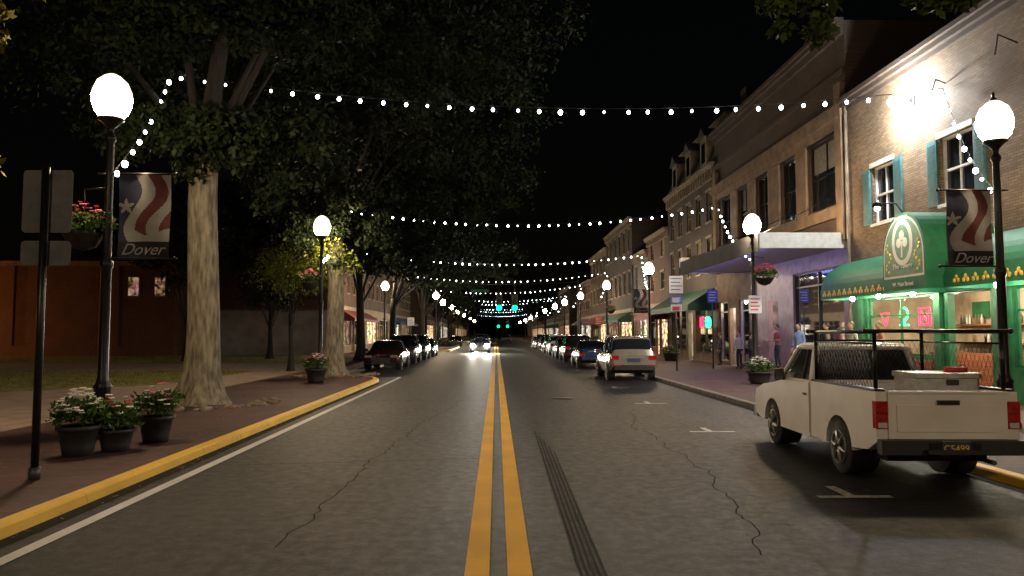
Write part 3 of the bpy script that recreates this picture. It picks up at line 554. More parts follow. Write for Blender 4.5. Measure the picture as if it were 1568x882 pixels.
b.add([(XR-.01,42.6,4.5),(XR-.01,53.5,4.5),(XR-1.6,53.5,3.5),(XR-1.6,42.6,3.5),(XR-1.6,53.5,3.15),(XR-1.6,42.6,3.15),(XR-.01,42.6,3.15)],[(0,1,2,3),(3,2,4,5),(0,3,5,6)],M('dark_green_awning',(.008,.05,.03),.7))
b.build('walls',parent=C)
for y in (45,51): light('room_light','POINT',(XR+1.3,y,3.3),420,(1,.95,.8),.3,C)
b=MB(); b.tube([(XR+.1,44.6+.3*math.cos(a*.5),2.5+.3*math.sin(a*.5)) for a in range(13)],.05,6,NG); b.tube([(XR+.1,46,2.2),(XR+.1,46,2.8),(XR+.1,45.6,2.8)],.05,6,NR); b.build('neon_sign',parent=C)
W1=litwin('lit_shop_warm',(1.,.62,.28),3.4); W2=litwin('lit_shop_cool',(1.,.88,.7),2.5); W3=litwin('lit_shop_dim',(1.,.5,.25),.5); W4=litwin('lit_upper_room',(1.,.7,.4),.5)
def generic(X,o,y0,y1,z1,wm,shopm,trim,aw=None,kind='shop_building',fl=2,lit=W1):
    b=MB(); w=y1-y0; k=max(2,int(w/2.6)); ops=[]
    hs=(z1-4.6)/fl
    for f in range(fl):
        for i in range(k):
            yc=y0+w*(i+.5)/k; za=4.6+f*hs+hs*.25
            ops.append((yc-.55,yc+.55,za,za+hs*.52,'sash',trim,GLD if random.random()>.12 else W4))
    facade(b,X,o,y0,y1,4.2,z1,ops,wm); q=y0+w*.45
    facade(b,X,o,y0,y1,.1,4.2,[(y0+.6,q-.3,.7,3.3,'shop',trim,lit),(q,q+1.1,.14,3.1,'shop',trim,lit),(q+1.4,y1-.6,.7,3.3,'shop',trim,random.choice([lit,lit,GLD,W3]))],shopm)
    shell(b,X,o,y0,y1,z1,wm,12); cornice(b,X,o,y0,y1,z1+.1,.7,trim)
    b.box(X+o*.12,X+o*.004,y0,y1,3.5,4.15,trim)
    if aw:
        b.add([(X+o*.01,y0+.4,3.9),(X+o*.01,y1-.4,3.9),(X+o*1.3,y1-.4,3.1),(X+o*1.3,y0+.4,3.1),(X+o*1.3,y1-.4,2.85),(X+o*1.3,y0+.4,2.85),(X+o*.01,y0+.4,2.85)],[(0,1,2,3),(3,2,4,5),(0,3,5,6)],aw)
    return b.build(kind)
MARA=M('maroon_awning',(.16,.03,.03),.7); BLUA=M('blue_awning',(.03,.05,.12),.7); DGA=M('deep_green_awning',(.01,.06,.03),.7)
generic(XR,-1,54.02,61.5,9.6,BRRy,STONE,CREAM,MARA,'brick_shop_building',2)
generic(XR,-1,61.52,68,8.8,GREY,CREAM,CREAM,None,'shop_building',1,W2)
generic(XR-.1,-1,68.02,84,12.6,BRC,STONE,CREAM,DGA,'brick_shop_building',2)
generic(XR,-1,84.02,99,11.6,BRB,CREAM,CREAM,MARA,'brick_shop_building',2)
generic(XR,-1,99.02,113,9.,BRRy,STONE,CREAM,BLUA,'brick_shop_building',2,W2)
generic(XR,-1,128,150,10,BRB,STONE,CREAM,None,'shop_building',2); generic(XR,-1,150.02,180,8.5,BRC,STONE,CREAM,DGA,'shop_building',2,W2)
generic(XR,-1,180.02,230,9,BRB,STONE,CREAM,None,'shop_building',2); generic(XR,-1,230.02,300,8,BRC,STONE,CREAM,None,'shop_building',2,W1)
XL=-13.
generic(XL,1,61,74,7.6,BRRy,STONE,CREAM,MARA,'brick_shop_building',1,W3)
generic(XL,1,74.02,90,10.6,BRB,CREAM,CREAM,None,'shop_building',2,W1)
generic(XL,1,90.02,112,9,BRC,STONE,CREAM,BLUA,'shop_building',2,W2)
generic(XL+1,1,128,160,9,BRB,STONE,CREAM,None,'shop_building',2); generic(XL+1,1,160.02,220,8,BRC,STONE,CREAM,None,'shop_building',2,W2); generic(XL+1,1,220.02,300,9,BRB,STONE,CREAM,None,'shop_building',2)
b=MB()
b.box(-75,-24.6,57,75,0,7.0,BRR); b.box(-75.2,-24.4,56.85,75.2,7.003,7.35,STONE); b.box(-75,-24.6,56.9,56.997,.1,.9,BRR)
for x in (-37.2,-29.3): b.box(x,x+.5,56.85,56.996,.9,7,BRR)
for x in (-28.2,-26.2): b.box(x,x+.95,56.93,56.99,4.6,6.2,STONE); b.box(x+.1,x+.85,56.9,56.929,4.7,6.1,W3)
b.ball((-46.5,55.2,3.6),.25,E('sodium_lamp_glass',(1.,.42,.10),620),10,7); b.tube([(-46.5,57,3.9),(-46.5,55.2,3.9)],.03,6,BLK)
b.ball((-41.5,50,1.0),.16,E('sodium_bollard_lamp',(1.,.38,.09),750),8,6); b.tube([(-41.5,50,0),(-41.5,50,.9)],.08,8,BLK)
b.build('brick_hall')
b=MB(); b.box(-24.3,-13.2,59,59.3,0,3.6,GREYW); b.box(-24.3,-13.2,58.95,59.35,3.603,3.75,STONE); b.box(-13.19,-12.9,59,60.9,0,3.6,GREYW); b.build('boundary_wall')

# ------------------------------------------------------------------ signs
SGN=M('sign_white',(.50,.52,.55),.4,var=.06); SGB=M('sign_back_aluminium',(.10,.10,.105),.6,.2); RED=M('sign_red',(.5,.03,.03),.5); BLU=M('sign_blue',(.05,.1,.35),.5); GALV=M('galvanised',(.1,.1,.11),.5,.6)
b=MB(); b.tube([(0,0,0),(0,0,3.75)],.045,12,BLK); b.tube([(0,0,0),(0,0,.14)],.065,12,GALV)
def rr(b,x0,x1,z0,z1,y,m,r=.05):
    P=[]
    for cx,cz,a0 in ((x1-r,z1-r,0),(x0+r,z1-r,90),(x0+r,z0+r,180),(x1-r,z0+r,270)):
        for i in range(5): a=R(a0+i*22.5); P.append((cx+r*math.cos(a),cz+r*math.sin(a)))
    b.extr(P,'y',y,y+.004,m)
rr(b,-.3,.3,2.95,3.72,.05,SGB); rr(b,-.3,.3,2.55,2.85,.05,SGB)
b.build('traffic_sign',loc=(-5.48,9.0,H))
def psign(x,y,panels,hh,post=True):
    b=MB()
    if post: b.tube([(0,0,0),(0,0,hh)],.035,8,GALV)
    for (x0,x1,z0,z1,m,tm) in panels:
        rr(b,x0,x1,z0,z1,-.06,m,.03)
        if tm: 
            for i in range(4): zz=z1-.1-(z1-z0-.12)*i/4; b.box(x0+.07,x1-.07-.06*(i%2),-.068,-.063,zz-.05,zz,tm)
    return b.build('parking_sign' if not post else 'street_sign',loc=(x,y,H))
psign(8.25,33.7,[(-.32,.32,3.55,4.35,SGN,BLU),(-.26,.26,3.1,3.45,BLU,SGN),(-.26,.26,2.75,3.04,SGN,RED)],4.4)
psign(9.45,26.9-.1,[(-.24,.24,2.45,3.1,SGN,RED)],0,False)
psign(10.6,36.,[(-.25,.25,3.2,3.85,BLU,SGN)],3.9)
psign(8.6,62,[(-.3,.3,2.4,3.1,RED,SGN)],3.2); psign(-7.6,66,[(-.3,.3,2.4,3.1,SGN,BLU)],3.2)
# ------------------------------------------------------------------ planters
POT=M('pot_dark',(.03,.028,.03),.6)
def planter(name,x,y,z,r,h,fl,hang_=False,nf=26,lr=None):
    e=empty(name,(x,y,z)); b=MB()
    if hang_: b.lathe((0,0,0),[(.05,-.28),(.2,-.22),(r*.9,-.05),(r,0)],16,BARKD); b.tube([(0,0,.75),(0,0,.1)],.01,4,BLK); b.tube([(-.35 if hang_==1 else .35,0,.78),(0,0,.75)],.015,6,BLK); h=0
    else: b.lathe((0,0,0),[(r*.72,0),(r*.8,h*.3),(r*.95,h*.85),(r*1.08,h*.86),(r*1.08,h),(r*.98,h),(r*.95,h*.94),(.01,h*.94)],24,POT)
    lr=lr or r*1.15
    for i in range(nf):
        a=random.uniform(0,6.28);t=math.sqrt(random.random()); px=lr*t*math.cos(a);py=lr*t*math.sin(a);pz=h+.14+.30*(1-t*t)+random.uniform(0,.12)
        if fl: 
            m=random.choice(fl); rs=random.uniform(.022,.04)
            for q in range(5): b.ball((px+rs*.9*math.cos(q*1.257),py+rs*.9*math.sin(q*1.257),pz),rs*.62,m,6,4,(1,1,.5))
    b.build('pot',parent=e)
    cl=[(lr*math.sqrt(random.random())*math.cos(a),lr*math.sqrt(random.random())*math.sin(a),h+.12+random.uniform(-.06,.2)) for a in np.linspace(0,6.28*5,34)]
    npmesh('plant_leaves',leaves_at(cl,.13,26,.085,-.2),LEAF2,e); return e
planter('flower_planter',-5.95,10.75,H,.27,.42,[FLW],nf=60); planter('flower_planter',-5.62,11.15,H,.25,.32,[FLW,FLR],nf=20); planter('flower_planter',-5.42,12.0,H,.26,.42,[FLP,FLW],nf=34)
planter('flower_planter',-6.25,25.9,H,.36,.5,[FLW,FLR,FLP],nf=50); planter('flower_planter',9.0,25.2,H,.4,.42,[FLW],nf=70); planter('flower_planter',10.9,46,H,.5,.5,[FLW,FLP],nf=30)
planter('hanging_flower_basket',9.85,26.85,H+3.75,.36,0,[FLR,FLR,FLP],1,nf=130,lr=.45); planter('hanging_flower_basket',-6.95,12.5,H+3.4,.33,0,[FLR,FLP],2,nf=50,lr=.42); planter('hanging_flower_basket',-6.98,27.7,H+3.6,.33,0,[FLR,FLP],2,nf=60,lr=.42); planter('hanging_flower_basket',9.55,61.3,H+3.6,.36,0,[FLR],1,nf=30,lr=.42)

# ------------------------------------------------------------------ cars
TLR=M('tail_lamp_red',(.38,.01,.01),.15,var=.3,scale=20,spec=.8); HLG=M('head_lamp_glass',(.5,.5,.5),.1,.6); PLATE=M('number_plate',(.03,.04,.09),.4)
HLON=E('headlight_on',(1,.9,.72),2600)
def wheel(b,x,y,z,r,w,s):
    b.tube([(x-s*w,y,z),(x-s*w*.1,y,z),(x,y,z)],[r,r,r*.92],26,RUB)
    b.tube([(x+s*.0,y,z),(x+s*.004,y,z)],[r*.66,r*.64],22,DKPL); 
    b.tube([(x+s*.002,y,z),(x+s*.014,y,z)],[r*.2,r*.16],12,CHR)
    for k in range(6):
        a=k*math.pi/3+.2; c,sn=math.cos(a),math.sin(a)
        b.tube([(x+s*.008,y+c*r*.12,z+sn*r*.12),(x+s*.006,y+c*r*.6,z+sn*r*.6)],[r*.11,r*.09],6,CHR)
    P=[(x+s*.006,y+r*.62*math.cos(t*math.pi/11),z+r*.62*math.sin(t*math.pi/11)) for t in range(23)]; b.tube(P,.016,5,CHR,cap=False)
ST={'suv':[(0,.5,.9,.98,.86,.84),(.012,.4,1.0,1.06,.95,.86),(.03,.34,1.02,1.2,.98,.84),(.075,.3,1.04,1.6,1,.78),(.14,.26,1.04,1.68,1,.77),(.4,.25,1.02,1.71,1,.77),(.58,.25,1.0,1.67,1,.76),(.74,.26,.99,1.05,1,.84),(.88,.28,.93,.99,.98,.82),(.97,.36,.8,.86,.92,.78),(1,.44,.68,.72,.82,.7)],
    'sedan':[(0,.45,.78,.86,.84,.84),(.015,.36,.88,.97,.94,.86),(.06,.3,.91,1.02,.98,.86),(.17,.25,.92,1.05,1,.84),(.28,.22,.93,1.36,1,.74),(.42,.22,.92,1.45,1,.73),(.55,.22,.91,1.42,1,.73),(.72,.22,.9,.98,1,.83),(.88,.25,.8,.87,.97,.8),(.97,.33,.66,.72,.9,.75),(1,.42,.56,.6,.8,.7)]}
def car(name,kind,paint,x,y,head=1,L=4.5,W=1.84,lit=False):
    e=empty(name,(x,y,.004),0 if head==1 else math.pi); b=MB(); st=ST[kind]; hw=W/2; rings=[];NR_=10
    for t,zl,zb,zt,wf,wr in st:
        w=hw*wf; yy=-L/2+L*t; q=w*wr; zm=zl+(zb-zl)*.55
        rings.append([(0,yy,zl),(w*.84,yy,zl),(w*.96,yy,zl+.09),(w*.995,yy,zm),(w*.975,yy,zb-.07),(w*.93,yy,zb),(q+.02,yy,zt-.05),(q-.07,yy,zt),(q*.5,yy,zt+.015),(0,yy,zt+.02)])
    for s in (1,-1):
        vs=[(s*p[0],p[1],p[2]) for r_ in rings for p in r_]; fs=[];ms=[]
        for i in range(len(st)-1):
            g0=st[i][3]-st[i][2]>.25;g1=st[i+1][3]-st[i+1][2]>.25
            for k in range(NR_-1):
                a=i*NR_+k; fs.append((a,a+1,a+1+NR_,a+NR_)); m=paint
                if k<2: m=DKPL
                if k==5 and g0 and g1: m=GLD
                if k>=5 and g0!=g1: m=GLD
                ms.append(m)
        b.add(vs,fs,ms,True)
    for i,rv in ((0,1),(len(st)-1,-1)):
        r_=rings[i]; P=[(p[0],p[1],p[2]) for p in r_]+[(-p[0],p[1],p[2]) for p in r_[-2:0:-1]]; b.poly(P,paint)
    b.build('body',parent=e)
    b=MB(); rw=.34 if kind=='suv' else .32
    for s in (1,-1):
        for yy in (-L/2+L*.185,-L/2+L*.79):
            b.tube([(s*(hw-.26),yy,rw+.02),(s*(hw+.003),yy,rw+.02)],rw+.07,26,DKPL); wheel(b,s*(hw+.012),yy,rw,rw,.22,s)
        rr_=[r for r,q in zip(rings,st) if q[3]-q[2]>.25]
        mid=rr_[len(rr_)//2]; b.tube([(s*(mid[5][0]+.004),mid[5][1],mid[5][2]),(s*(mid[6][0]+.004),mid[6][1],mid[6][2])],.03,6,DKPL)
        b.box(s*(hw-.02),s*(hw+.17),L*.17,L*.17+.1,1.0 if kind=='suv' else .92,1.14 if kind=='suv' else 1.05,paint)
        z=.98 if kind=='suv' else .8
        b.box(s*(hw*.62),s*(hw*.95),-L/2-.012,-L/2+.12,z-.17,z,TLR)
        b.box(s*(hw*.5),s*(hw*.88),L/2-.17,L/2-.03,.62,.74,HLG)
        if lit: b.ball((s*hw*.7,L/2+.01,.68),.2,HLON,10,7,(1,.4,.8))
        if kind=='suv': b.tube([(s*hw*.7,-L*.34,1.74),(s*hw*.7,L*.08,1.74)],.02,6,DKPL)
        if kind=='suv': b.box(s*hw*.55,s*hw*.93,-L/2-.07,-L/2-.061,.56,.60,TLR)
    b.box(-hw*.82,hw*.82,-L/2-.06,-L/2+.1,.42,.62,DKPL if kind=='suv' else paint); b.box(-.26,.26,-L/2-.075 if kind!='suv' else -L/2-.02,-L/2,.72 if kind=='suv' else .45,.86 if kind=='suv' else .58,PLATE)
    b.box(-hw*.45,hw*.45,-L/2-.02,-L/2,.88,.92,CHR)
    b.box(-hw*.5,hw*.5,L/2-.03,L/2+.02,.36,.6,DKPL); b.box(-hw*.8,hw*.8,L/2-.1,L/2+.03,.3,.36,DKPL)
    b.build('trim_and_wheels',.008,parent=e); return e
def P_(n,c,met=.4): return M(n,c,.25,met,var=.06,coat=.6)
SIL=P_('silver_paint',(.34,.32,.29),.5);BLP=P_('blue_paint',(.03,.07,.16));BKP=P_('black_paint',(.015,.015,.017));RDP=P_('dark_red_paint',(.07,.015,.015));GYP=P_('grey_paint',(.08,.08,.09));WHP=P_('white_car_paint',(.5,.5,.5),0.);TEP=P_('teal_paint',(.02,.06,.06))
car('parked_suv','suv',SIL,5.32,30.8,1,4.5,1.84); car('parked_car','sedan',BLP,5.2,41,1,4.4,1.75)
for i,(k,p) in enumerate([('suv',BKP),('sedan',GYP),('suv',WHP),('sedan',TEP),('sedan',BKP),('suv',GYP),('sedan',SIL)]): car('parked_car' if k=='sedan' else 'parked_suv',k,p,5.2,48.5+i*6.6,1)
car('parked_car','sedan',RDP,-5.72,39.2,-1,4.7,1.84); car('parked_suv','suv',GYP,-5.75,46,-1); car('parked_suv','suv',TEP,-5.7,52.3,-1); car('parked_car','sedan',BKP,-5.7,59,-1)
car('parked_car','sedan',GYP,-5.7,104,-1)
car('oncoming_car','sedan',BKP,-1.5,70,-1,lit=True); car('oncoming_car','suv',WHP,-1.9,96,-1,lit=True); car('distant_car','sedan',BKP,2.,150,1)

# ------------------------------------------------------------------ pickup truck
T=empty('pickup_truck',(5.32,8.62,.004),R(-2.2)); TW=M('truck_white_paint',(.78,.76,.74),.32,var=.08,scale=1.6,coat=.4)
b=MB(); hw=.83
def archpts(yc,r,zb):
    return [(yc+r*math.cos(a),.36+r*math.sin(a)) for a in [math.pi-math.pi*i/16 for i in range(17)] if .36+r*math.sin(a)>=zb-.001]
def side(pts,s,x0=.70,x1=.83): b.extr(pts,'x',s*x0,s*x1,TW)
YR,YF=1.14,3.76
for s in (1,-1):
    a=archpts(YR,.40,.36); 
    side([(.06,.56),(.3,.44),(a[0][0],.40)]+a+[(1.9,.36),(2.07,.36),(2.07,1.15),(.06,1.15)],s)
    side([(2.09,.34),(3.26,.34),(3.32,.6),(3.4,1.02),(3.36,1.10),(2.09,1.13)],s,.66,.835)
    a=archpts(YF,.395,.36)
    side([(3.28,.34),(YF-.395,.34)]+a+[(4.4,.38),(4.62,.45),(4.66,.7),(4.6,.86),(4.2,.97),(3.42,1.06),(3.42,1.0),(3.34,.6)],s,.6,.825)
    for yc in (YR,YF): b.tube([(s*.45,yc,.40),(s*.69,yc,.40)],.38,24,DKPL)
b.box(-.70,.70,.1,2.03,.6,.64,DKPL); b.box(-.699,.699,1.97,2.06,.55,1.13,TW); b.box(-.70,.70,.05,2.0,.42,.597,DKPL)
b.box(-.695,.695,.04,.10,.60,1.13,TW); b.box(-.60,.60,.028,.039,.68,1.0,TW); b.box(-.13,.13,.012,.027,1.0,1.055,DKPL) ; b.box(-.10,.10,.004,.0115,1.015,1.045,BLK)
b.box(-.69,.69,.02,.12,1.131,1.16,TW)
b.extr([(3.36,.9),(3.36,1.09),(4.15,1.02),(4.55,.92),(4.66,.78),(4.66,.5),(3.9,.5)],'x',-.598,.598,TW)
b.box(-.655,.655,2.1,3.34,.36,.8,TW); b.box(-.6,.6,.3,4.4,.3,.41,DKPL); b.box(-.5,.5,4.62,4.69,.52,.8,DKPL); b.box(-.82,.82,4.58,4.78,.36,.52,CHR)
for s in (1,-1): b.box(s*.52,s*.8,4.55,4.68,.62,.78,HLG)
b.build('body',.022,parent=T,seg=3)
b=MB()
zb_,zt_=1.12,1.62; base=[(-.78,2.12),(.78,2.12),(.78,3.42),(-.78,3.42)]; top=[(-.66,2.24),(.66,2.24),(.64,2.98),(-.64,2.98)]
CG=M('cab_glass',(.03,.032,.036),.05,var=.1,spec=.8)
vs=[(x*.985,y,zb_) for x,y in base]+[(x*.985,y,zt_) for x,y in top]
b.add(vs,[(0,1,5,4),(1,2,6,5),(2,3,7,6),(3,0,4,7)],CG)
def strip(p,q,wd,r=.03): b.tube([p,q],[r,r],8,TW)
B3=[(x,y,zb_-.01) for x,y in base]; T3=[(x,y,zt_+.01) for x,y in top]
for i in range(4): strip(B3[i],T3[i],0,.055 if i<2 else .032)
for i in range(4): strip(T3[i],T3[(i+1)%4],0,.035)
b.box(-.66,.66,2.07,2.16,1.06,1.165,TW)
b.extr([(2.22,1.62),(2.99,1.62),(2.93,1.68),(2.6,1.70),(2.3,1.685)],'x',-.65,.65,TW)
for s in (1,-1):
    b.tube([(s*.79,2.12,1.13),(s*.79,3.42,1.12)],.03,8,TW)
    b.tube([(s*.775,2.5,1.14),(s*.665,2.5,1.6)],.022,6,DKPL)
    b.box(s*.84,s*.99,3.12,3.2,1.1,1.27,DKPL); b.box(s*.86,s*.975,3.105,3.118,1.115,1.255,CHR); b.box(s*.8,s*.86,3.14,3.2,1.1,1.15,DKPL)
    b.box(s*.836,s*.845,2.2,2.34,.93,.965,DKPL)
    b.box(s*.8355,s*.8385,2.10,2.115,.4,1.12,DKPL)
    b.box(s*.70,s*.842,.035,.13,.72,1.04,TLR); b.box(s*.715,s*.82,.03,.036,.73,.79,SGN); b.box(s*.70,s*.843,.034,.131,.895,.905,BLK)
for s in (-.38,.38): b.box(s-.17,s+.17,2.35,2.45,1.0,1.5,DARK)
b.build('cab',.006,parent=T)
b=MB()
b.box(-.84,.84,-.09,.03,.43,.60,DKPL); b.box(-.35,.35,-.17,-.091,.45,.50,DKPL); b.box(-.3,.3,-.101,-.092,.43,.58,BLK)
b.box(-.16,.16,-.112,-.102,.44,.59,PLATE); b.tube([(-.165,-.108,.435),(.165,-.108,.435),(.165,-.108,.595),(-.165,-.108,.595),(-.165,-.108,.435)],.006,4,CHR)
for s in (1,-1):
    wheel(b,s*.815,YR,.345,.345,.22,s); wheel(b,s*.80,YF,.345,.345,.22,s)
b.tube([(-.7,YR,.34),(.7,YR,.34)],.04,8,DKPL); b.ball((0,YR,.34),.13,DKPL,10,8)
b.tube([(.5,.0,.33),(.5,1.5,.36)],.03,8,GALV)
b.build('running_gear',.004,parent=T)
text('plate_lettering','C5499',.11,GOLD,(0,-.115,.51),(R(90),0,0),T)
b=MB(); zt=1.86; r=.022
for s in (1,-1):
    b.tube([(s*.76,.2,1.15),(s*.76,.2,zt)],.026,8,BLK); b.tube([(s*.76,2.0,1.15),(s*.76,2.0,zt)],.026,8,BLK); b.tube([(s*.76,.1,zt),(s*.76,2.1,zt)],r,8,BLK); b.tube([(s*.76,.2,1.72),(s*.76,2.0,1.72)],.014,6,BLK)
    b.box(s*.70,s*.82,.1,2.05,1.152,1.18,BLK)
    n=20
    for i in range(n):
        y=.2+1.8*i/n
        b.tube([(s*.76,y,1.18),(s*.76,min(2.0,y+.27),1.18+min(.54,(2.0-y)*2))],.003,3,BLK); b.tube([(s*.76,y,1.72),(s*.76,min(2.0,y+.27),1.72-min(.54,(2.0-y)*2))],.003,3,BLK)
for y in (.2,2.0): b.tube([(-.86,y,zt+.01),(.86,y,zt+.01)],r,8,BLK); [b.ball((s*.87,y,zt+.01),.034,BLK,8,6) for s in (1,-1)]
b.tube([(-.76,2.0,1.74),(.76,2.0,1.74)],.016,6,BLK)
for i in range(22):
    x=-.76+1.52*i/22; b.tube([(x,2.,1.18),(min(.76,x+.28),2.,1.18+min(.56,(.76-x)*2))],.003,3,BLK); b.tube([(x,2.,1.74),(min(.76,x+.28),2.,1.74-min(.56,(.76-x)*2))],.003,3,BLK)
b.build('ladder_rack',parent=T)
b=MB(); AL=M('aluminium_box',(.42,.42,.42),.42,.6,var=.15,scale=12)
b.box(-.12,.66,.5,1.05,.65,1.28,AL); b.box(-.14,.68,.48,1.07,1.283,1.35,AL); b.box(.25,.4,.475,.49,1.2,1.27,DKPL); b.tube([(.35,.7,1.38),(.62,.7,1.38)],.04,10,RED)
b.build('toolbox',.008,parent=T)

# ------------------------------------------------------------------ traffic signals, wires
SIGG=E('signal_green',(0.,1.,.42),3.2); SIGH=M('signal_housing',(.06,.05,.01),.5)
def signal(x,y,z,k2=1.):
    b=MB(); b.tube([(0,0,.0),(0,0,1.2)],.03,6,BLK); b.box(-.22*k2,.22*k2,-.1,.15,-1.42*k2/1.2,0,SIGH)
    for k in range(3):
        zz=(-.24-k*.46)*k2/1.2
        b.tube([(0,-.101,zz),(0,-.2,zz)],[.20*k2,.19*k2],16,DKPL if k<2 else SIGG)
        P=[(.21*k2*math.cos(t*math.pi/10),zz+.21*k2*math.sin(t*math.pi/10)) for t in range(11)]
        for p,q in zip(P[:-1],P[1:]): b.quad((p[0],-.1,p[1]),(q[0],-.1,q[1]),(q[0],-.3,q[1]),(p[0],-.3,p[1]),BLK)
    return b.build('traffic_light',loc=(x,y,z),fixn=False)
for x in (.35,2.25): signal(x,90,6.55,1.7)
for x in (.7,3.6): signal(x,235,6.1,2.2)
b=MB()
for y,z in ((90,7.75),(235,7.3)): b.tube([(-9,y,z+.3),(0,y,z),(10,y,z+.3)],.03,5,WIRE); b.tube([(-9,y,0),(-9,y,z+.6)],.12,8,GALV); b.tube([(10,y,0),(10,y,z+.6)],.12,8,GALV)
b.build('signal_mast')
b=MB(); b.box(-1.1,1.1,-.02,.02,-.18,.18,M('street_name_green',(.01,.10,.04),.7)); o=b.build('street_name_sign',loc=(-2,89.9,7.0)); text('lettering','Governors Ave',.26,M('sign_letter_grey',(.12,.14,.13),.8),(0,-.03,0),(R(90),0,0),o)

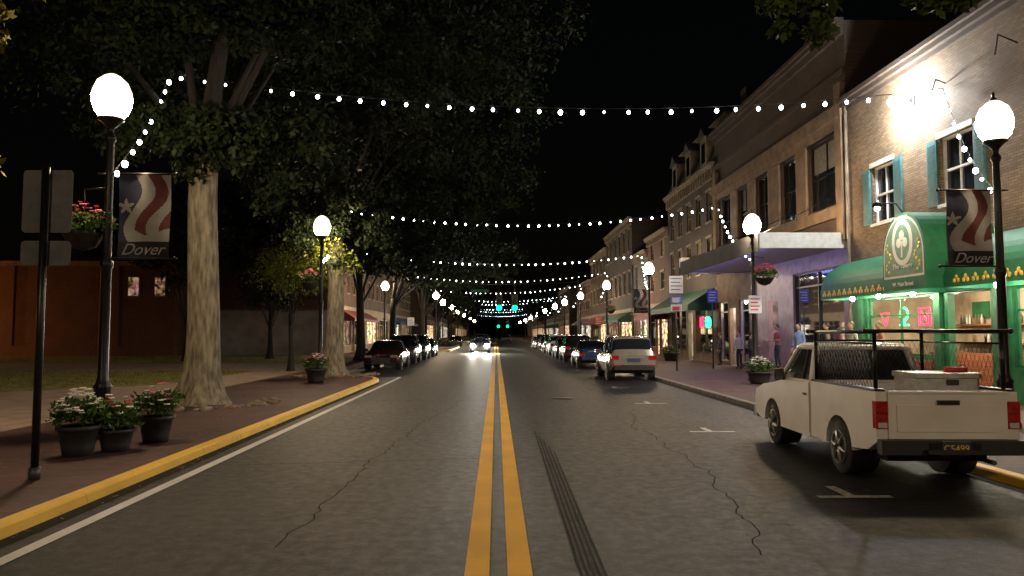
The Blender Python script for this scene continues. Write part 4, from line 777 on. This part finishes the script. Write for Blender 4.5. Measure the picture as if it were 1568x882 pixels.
# ------------------------------------------------------------------ people
b=MB(); b.box(11.3,XR-.16,21.1,31.5,H,.36,WOODR)
for i in range(40): y=21.12+i*.26; b.box(11.28,XR-.17,y,y+.24,.362,.385,WOODR)
b.build('patio_deck')
def person(x,y,z,yaw,shirt,trou,hair,h=1.75,bend=True):
    e=empty('person',(x,y,z),yaw); e.scale=(h/1.75,)*3
    J=[(0,0,.95),(0,-.01,1.13),(0,0,1.33),(0,.0,1.47),(0,.01,1.56)]; Rd=[(.15,.11),(.135,.1),(.165,.115),(.06,.06),(.052,.052)]; ED=[(0,1),(1,2),(2,3),(3,4)]
    for s in (1,-1):
        o=len(J); w=(s*.15,.30,1.12) if bend else (s*.25,.10,.86)
        J+=[(s*.17,0,1.40),(s*.24,-.02,1.13),w]; Rd+=[(.062,.062),(.045,.045),(.028,.03)]; ED+=[(2,o),(o,o+1),(o+1,o+2)]
        o=len(J); J+=[(s*.095,0,.86),(s*.105,.03,.50),(s*.11,-.02,.10),(s*.125,.13,.045)]; Rd+=[(.088,.09),(.06,.062),(.04,.045),(.04,.03)]; ED+=[(0,o),(o,o+1),(o+1,o+2),(o+2,o+3)]
    me=bpy.data.meshes.new('body'); me.from_pydata(J,ED,[]); ob=bpy.data.objects.new('body',me); S.collection.objects.link(ob); ob.parent=e
    m=ob.modifiers.new('Skin','SKIN'); m.use_smooth_shade=True
    for i,rd in enumerate(Rd): me.skin_vertices[0].data[i].radius=rd
    me.skin_vertices[0].data[0].use_root=True
    q=ob.modifiers.new('s','SUBSURF'); q.levels=1; q.render_levels=1
    mt,nt,bs=nodes('clothes'); tc=N(nt,'ShaderNodeTexCoord'); sp=N(nt,'ShaderNodeSeparateXYZ'); nt.links.new(tc.outputs['Object'],sp.inputs[0]); rp=N(nt,'ShaderNodeValToRGB'); rp.color_ramp.interpolation='CONSTANT'
    ml=N(nt,'ShaderNodeMath',operation='MULTIPLY'); ml.inputs[1].default_value=.5; nt.links.new(sp.outputs[2],ml.inputs[0]); nt.links.new(ml.outputs[0],rp.inputs[0])
    rp.color_ramp.elements[0].color=(.02,.02,.02,1); rp.color_ramp.elements[1].position=.045; rp.color_ramp.elements[1].color=(*trou,1)
    k=rp.color_ramp.elements.new(.47); k.color=(*shirt,1); k=rp.color_ramp.elements.new(.742); k.color=(.5,.3,.2,1)
    nt.links.new(rp.outputs[0],bs.inputs['Base Color']); bs.inputs['Roughness'].default_value=.85; me.materials.append(mt)
    SK=M('skin',(.5,.31,.22),.5,var=.06); HR=M('hair',hair,.6); b=MB(); c=(0,.03,1.655)
    b.ball(c,.1,SK,16,12,(.78,.95,1.18)); b.ball((0,.05,1.58),.055,SK,10,8,(.9,.9,.8)); b.ball((0,.128,1.645),.014,SK,6,5,(.8,1.1,1.5)); b.tube([(-.022,.118,1.598),(.022,.118,1.598)],.006,5,RED)
    b.ball((0,.005,1.685),.105,HR,16,10,(.84,.95,1.0))
    for s in (1,-1):
        b.ball((s*.03,.112,1.665),.011,DKPL,6,5); b.ball((s*.08,.03,1.65),.02,SK,6,5,(.4,.8,1.3))
        w=Vector((s*.15,.30,1.12)) if bend else Vector((s*.25,.10,.86)); d=Vector((-s*.25,.9,.15)).normalized() if bend else Vector((0,.2,-1)).normalized(); sd=Vector((0,0,1)).cross(d).normalized() if bend else Vector((0,1,0))
        b.ball(tuple(w+d*.045),.042,SK,8,6,(.7,1.1,.9))
        for k in range(4):
            p=w+d*.08+sd*(k-1.5)*.019; L=(.065,.075,.07,.055)[k]; b.tube([p,p+d*L*.55,p+d*L*.9+Vector((0,0,-L*.4))],[.009,.0085,.006],6,SK)
        p=w+d*.03-sd*.03*s; b.tube([p,p-sd*s*.02+d*.035,p-sd*s*.02+d*.06],[.011,.010,.007],6,SK)
    b.build('head_and_hands',parent=e)
    return e
DK=.385
person(11.75,24.2,DK,R(100),(.45,.42,.36),(.05,.05,.08),(.12,.07,.04),1.82); person(11.7,25.9,DK,R(60),(.20,.14,.12),(.03,.03,.04),(.03,.02,.015),1.82)
person(11.8,28.6,DK,R(120),(.22,.30,.45),(.04,.04,.05),(.05,.03,.02),1.8,False); person(11.7,22.3,DK,R(80),(.5,.2,.12),(.04,.05,.09),(.25,.15,.07),1.8); person(11.6,30.3,DK,R(100),(.35,.12,.1),(.04,.04,.05),(.05,.03,.02),1.8)
person(11.7,35.4,H,R(120),(.5,.47,.42),(.03,.03,.04),(.03,.02,.02),1.8,False); person(11.9,34.4,H,R(-90),(.05,.05,.06),(.02,.02,.03),(.05,.03,.02),1.75); person(12,39.4,H,R(90),(.08,.08,.1),(.05,.05,.06),(.03,.02,.02),1.75,False)
person(-8.3,68,H,R(180),(.1,.1,.12),(.05,.05,.07),(.03,.02,.02),1.75,False)

w=bpy.data.worlds.new('World'); S.world=w; w.use_nodes=True; nt=w.node_tree; bg=nt.nodes['Background']
sk=nt.nodes.new('ShaderNodeTexSky'); sk.sky_type='NISHITA'; sk.sun_disc=False; sk.sun_elevation=R(1); sk.sun_rotation=R(200); nt.links.new(sk.outputs[0],bg.inputs[0]); bg.inputs[1].default_value=.001
cam=bpy.data.cameras.new('camera'); co_=bpy.data.objects.new('camera',cam); S.collection.objects.link(co_); cam.sensor_width=36; cam.lens=25.95; cam.clip_end=2500; cam.clip_start=.05
co_.location=(0,0,1.85); co_.rotation_euler=(R(90+3.49),0,R(-1.22)); S.camera=co_
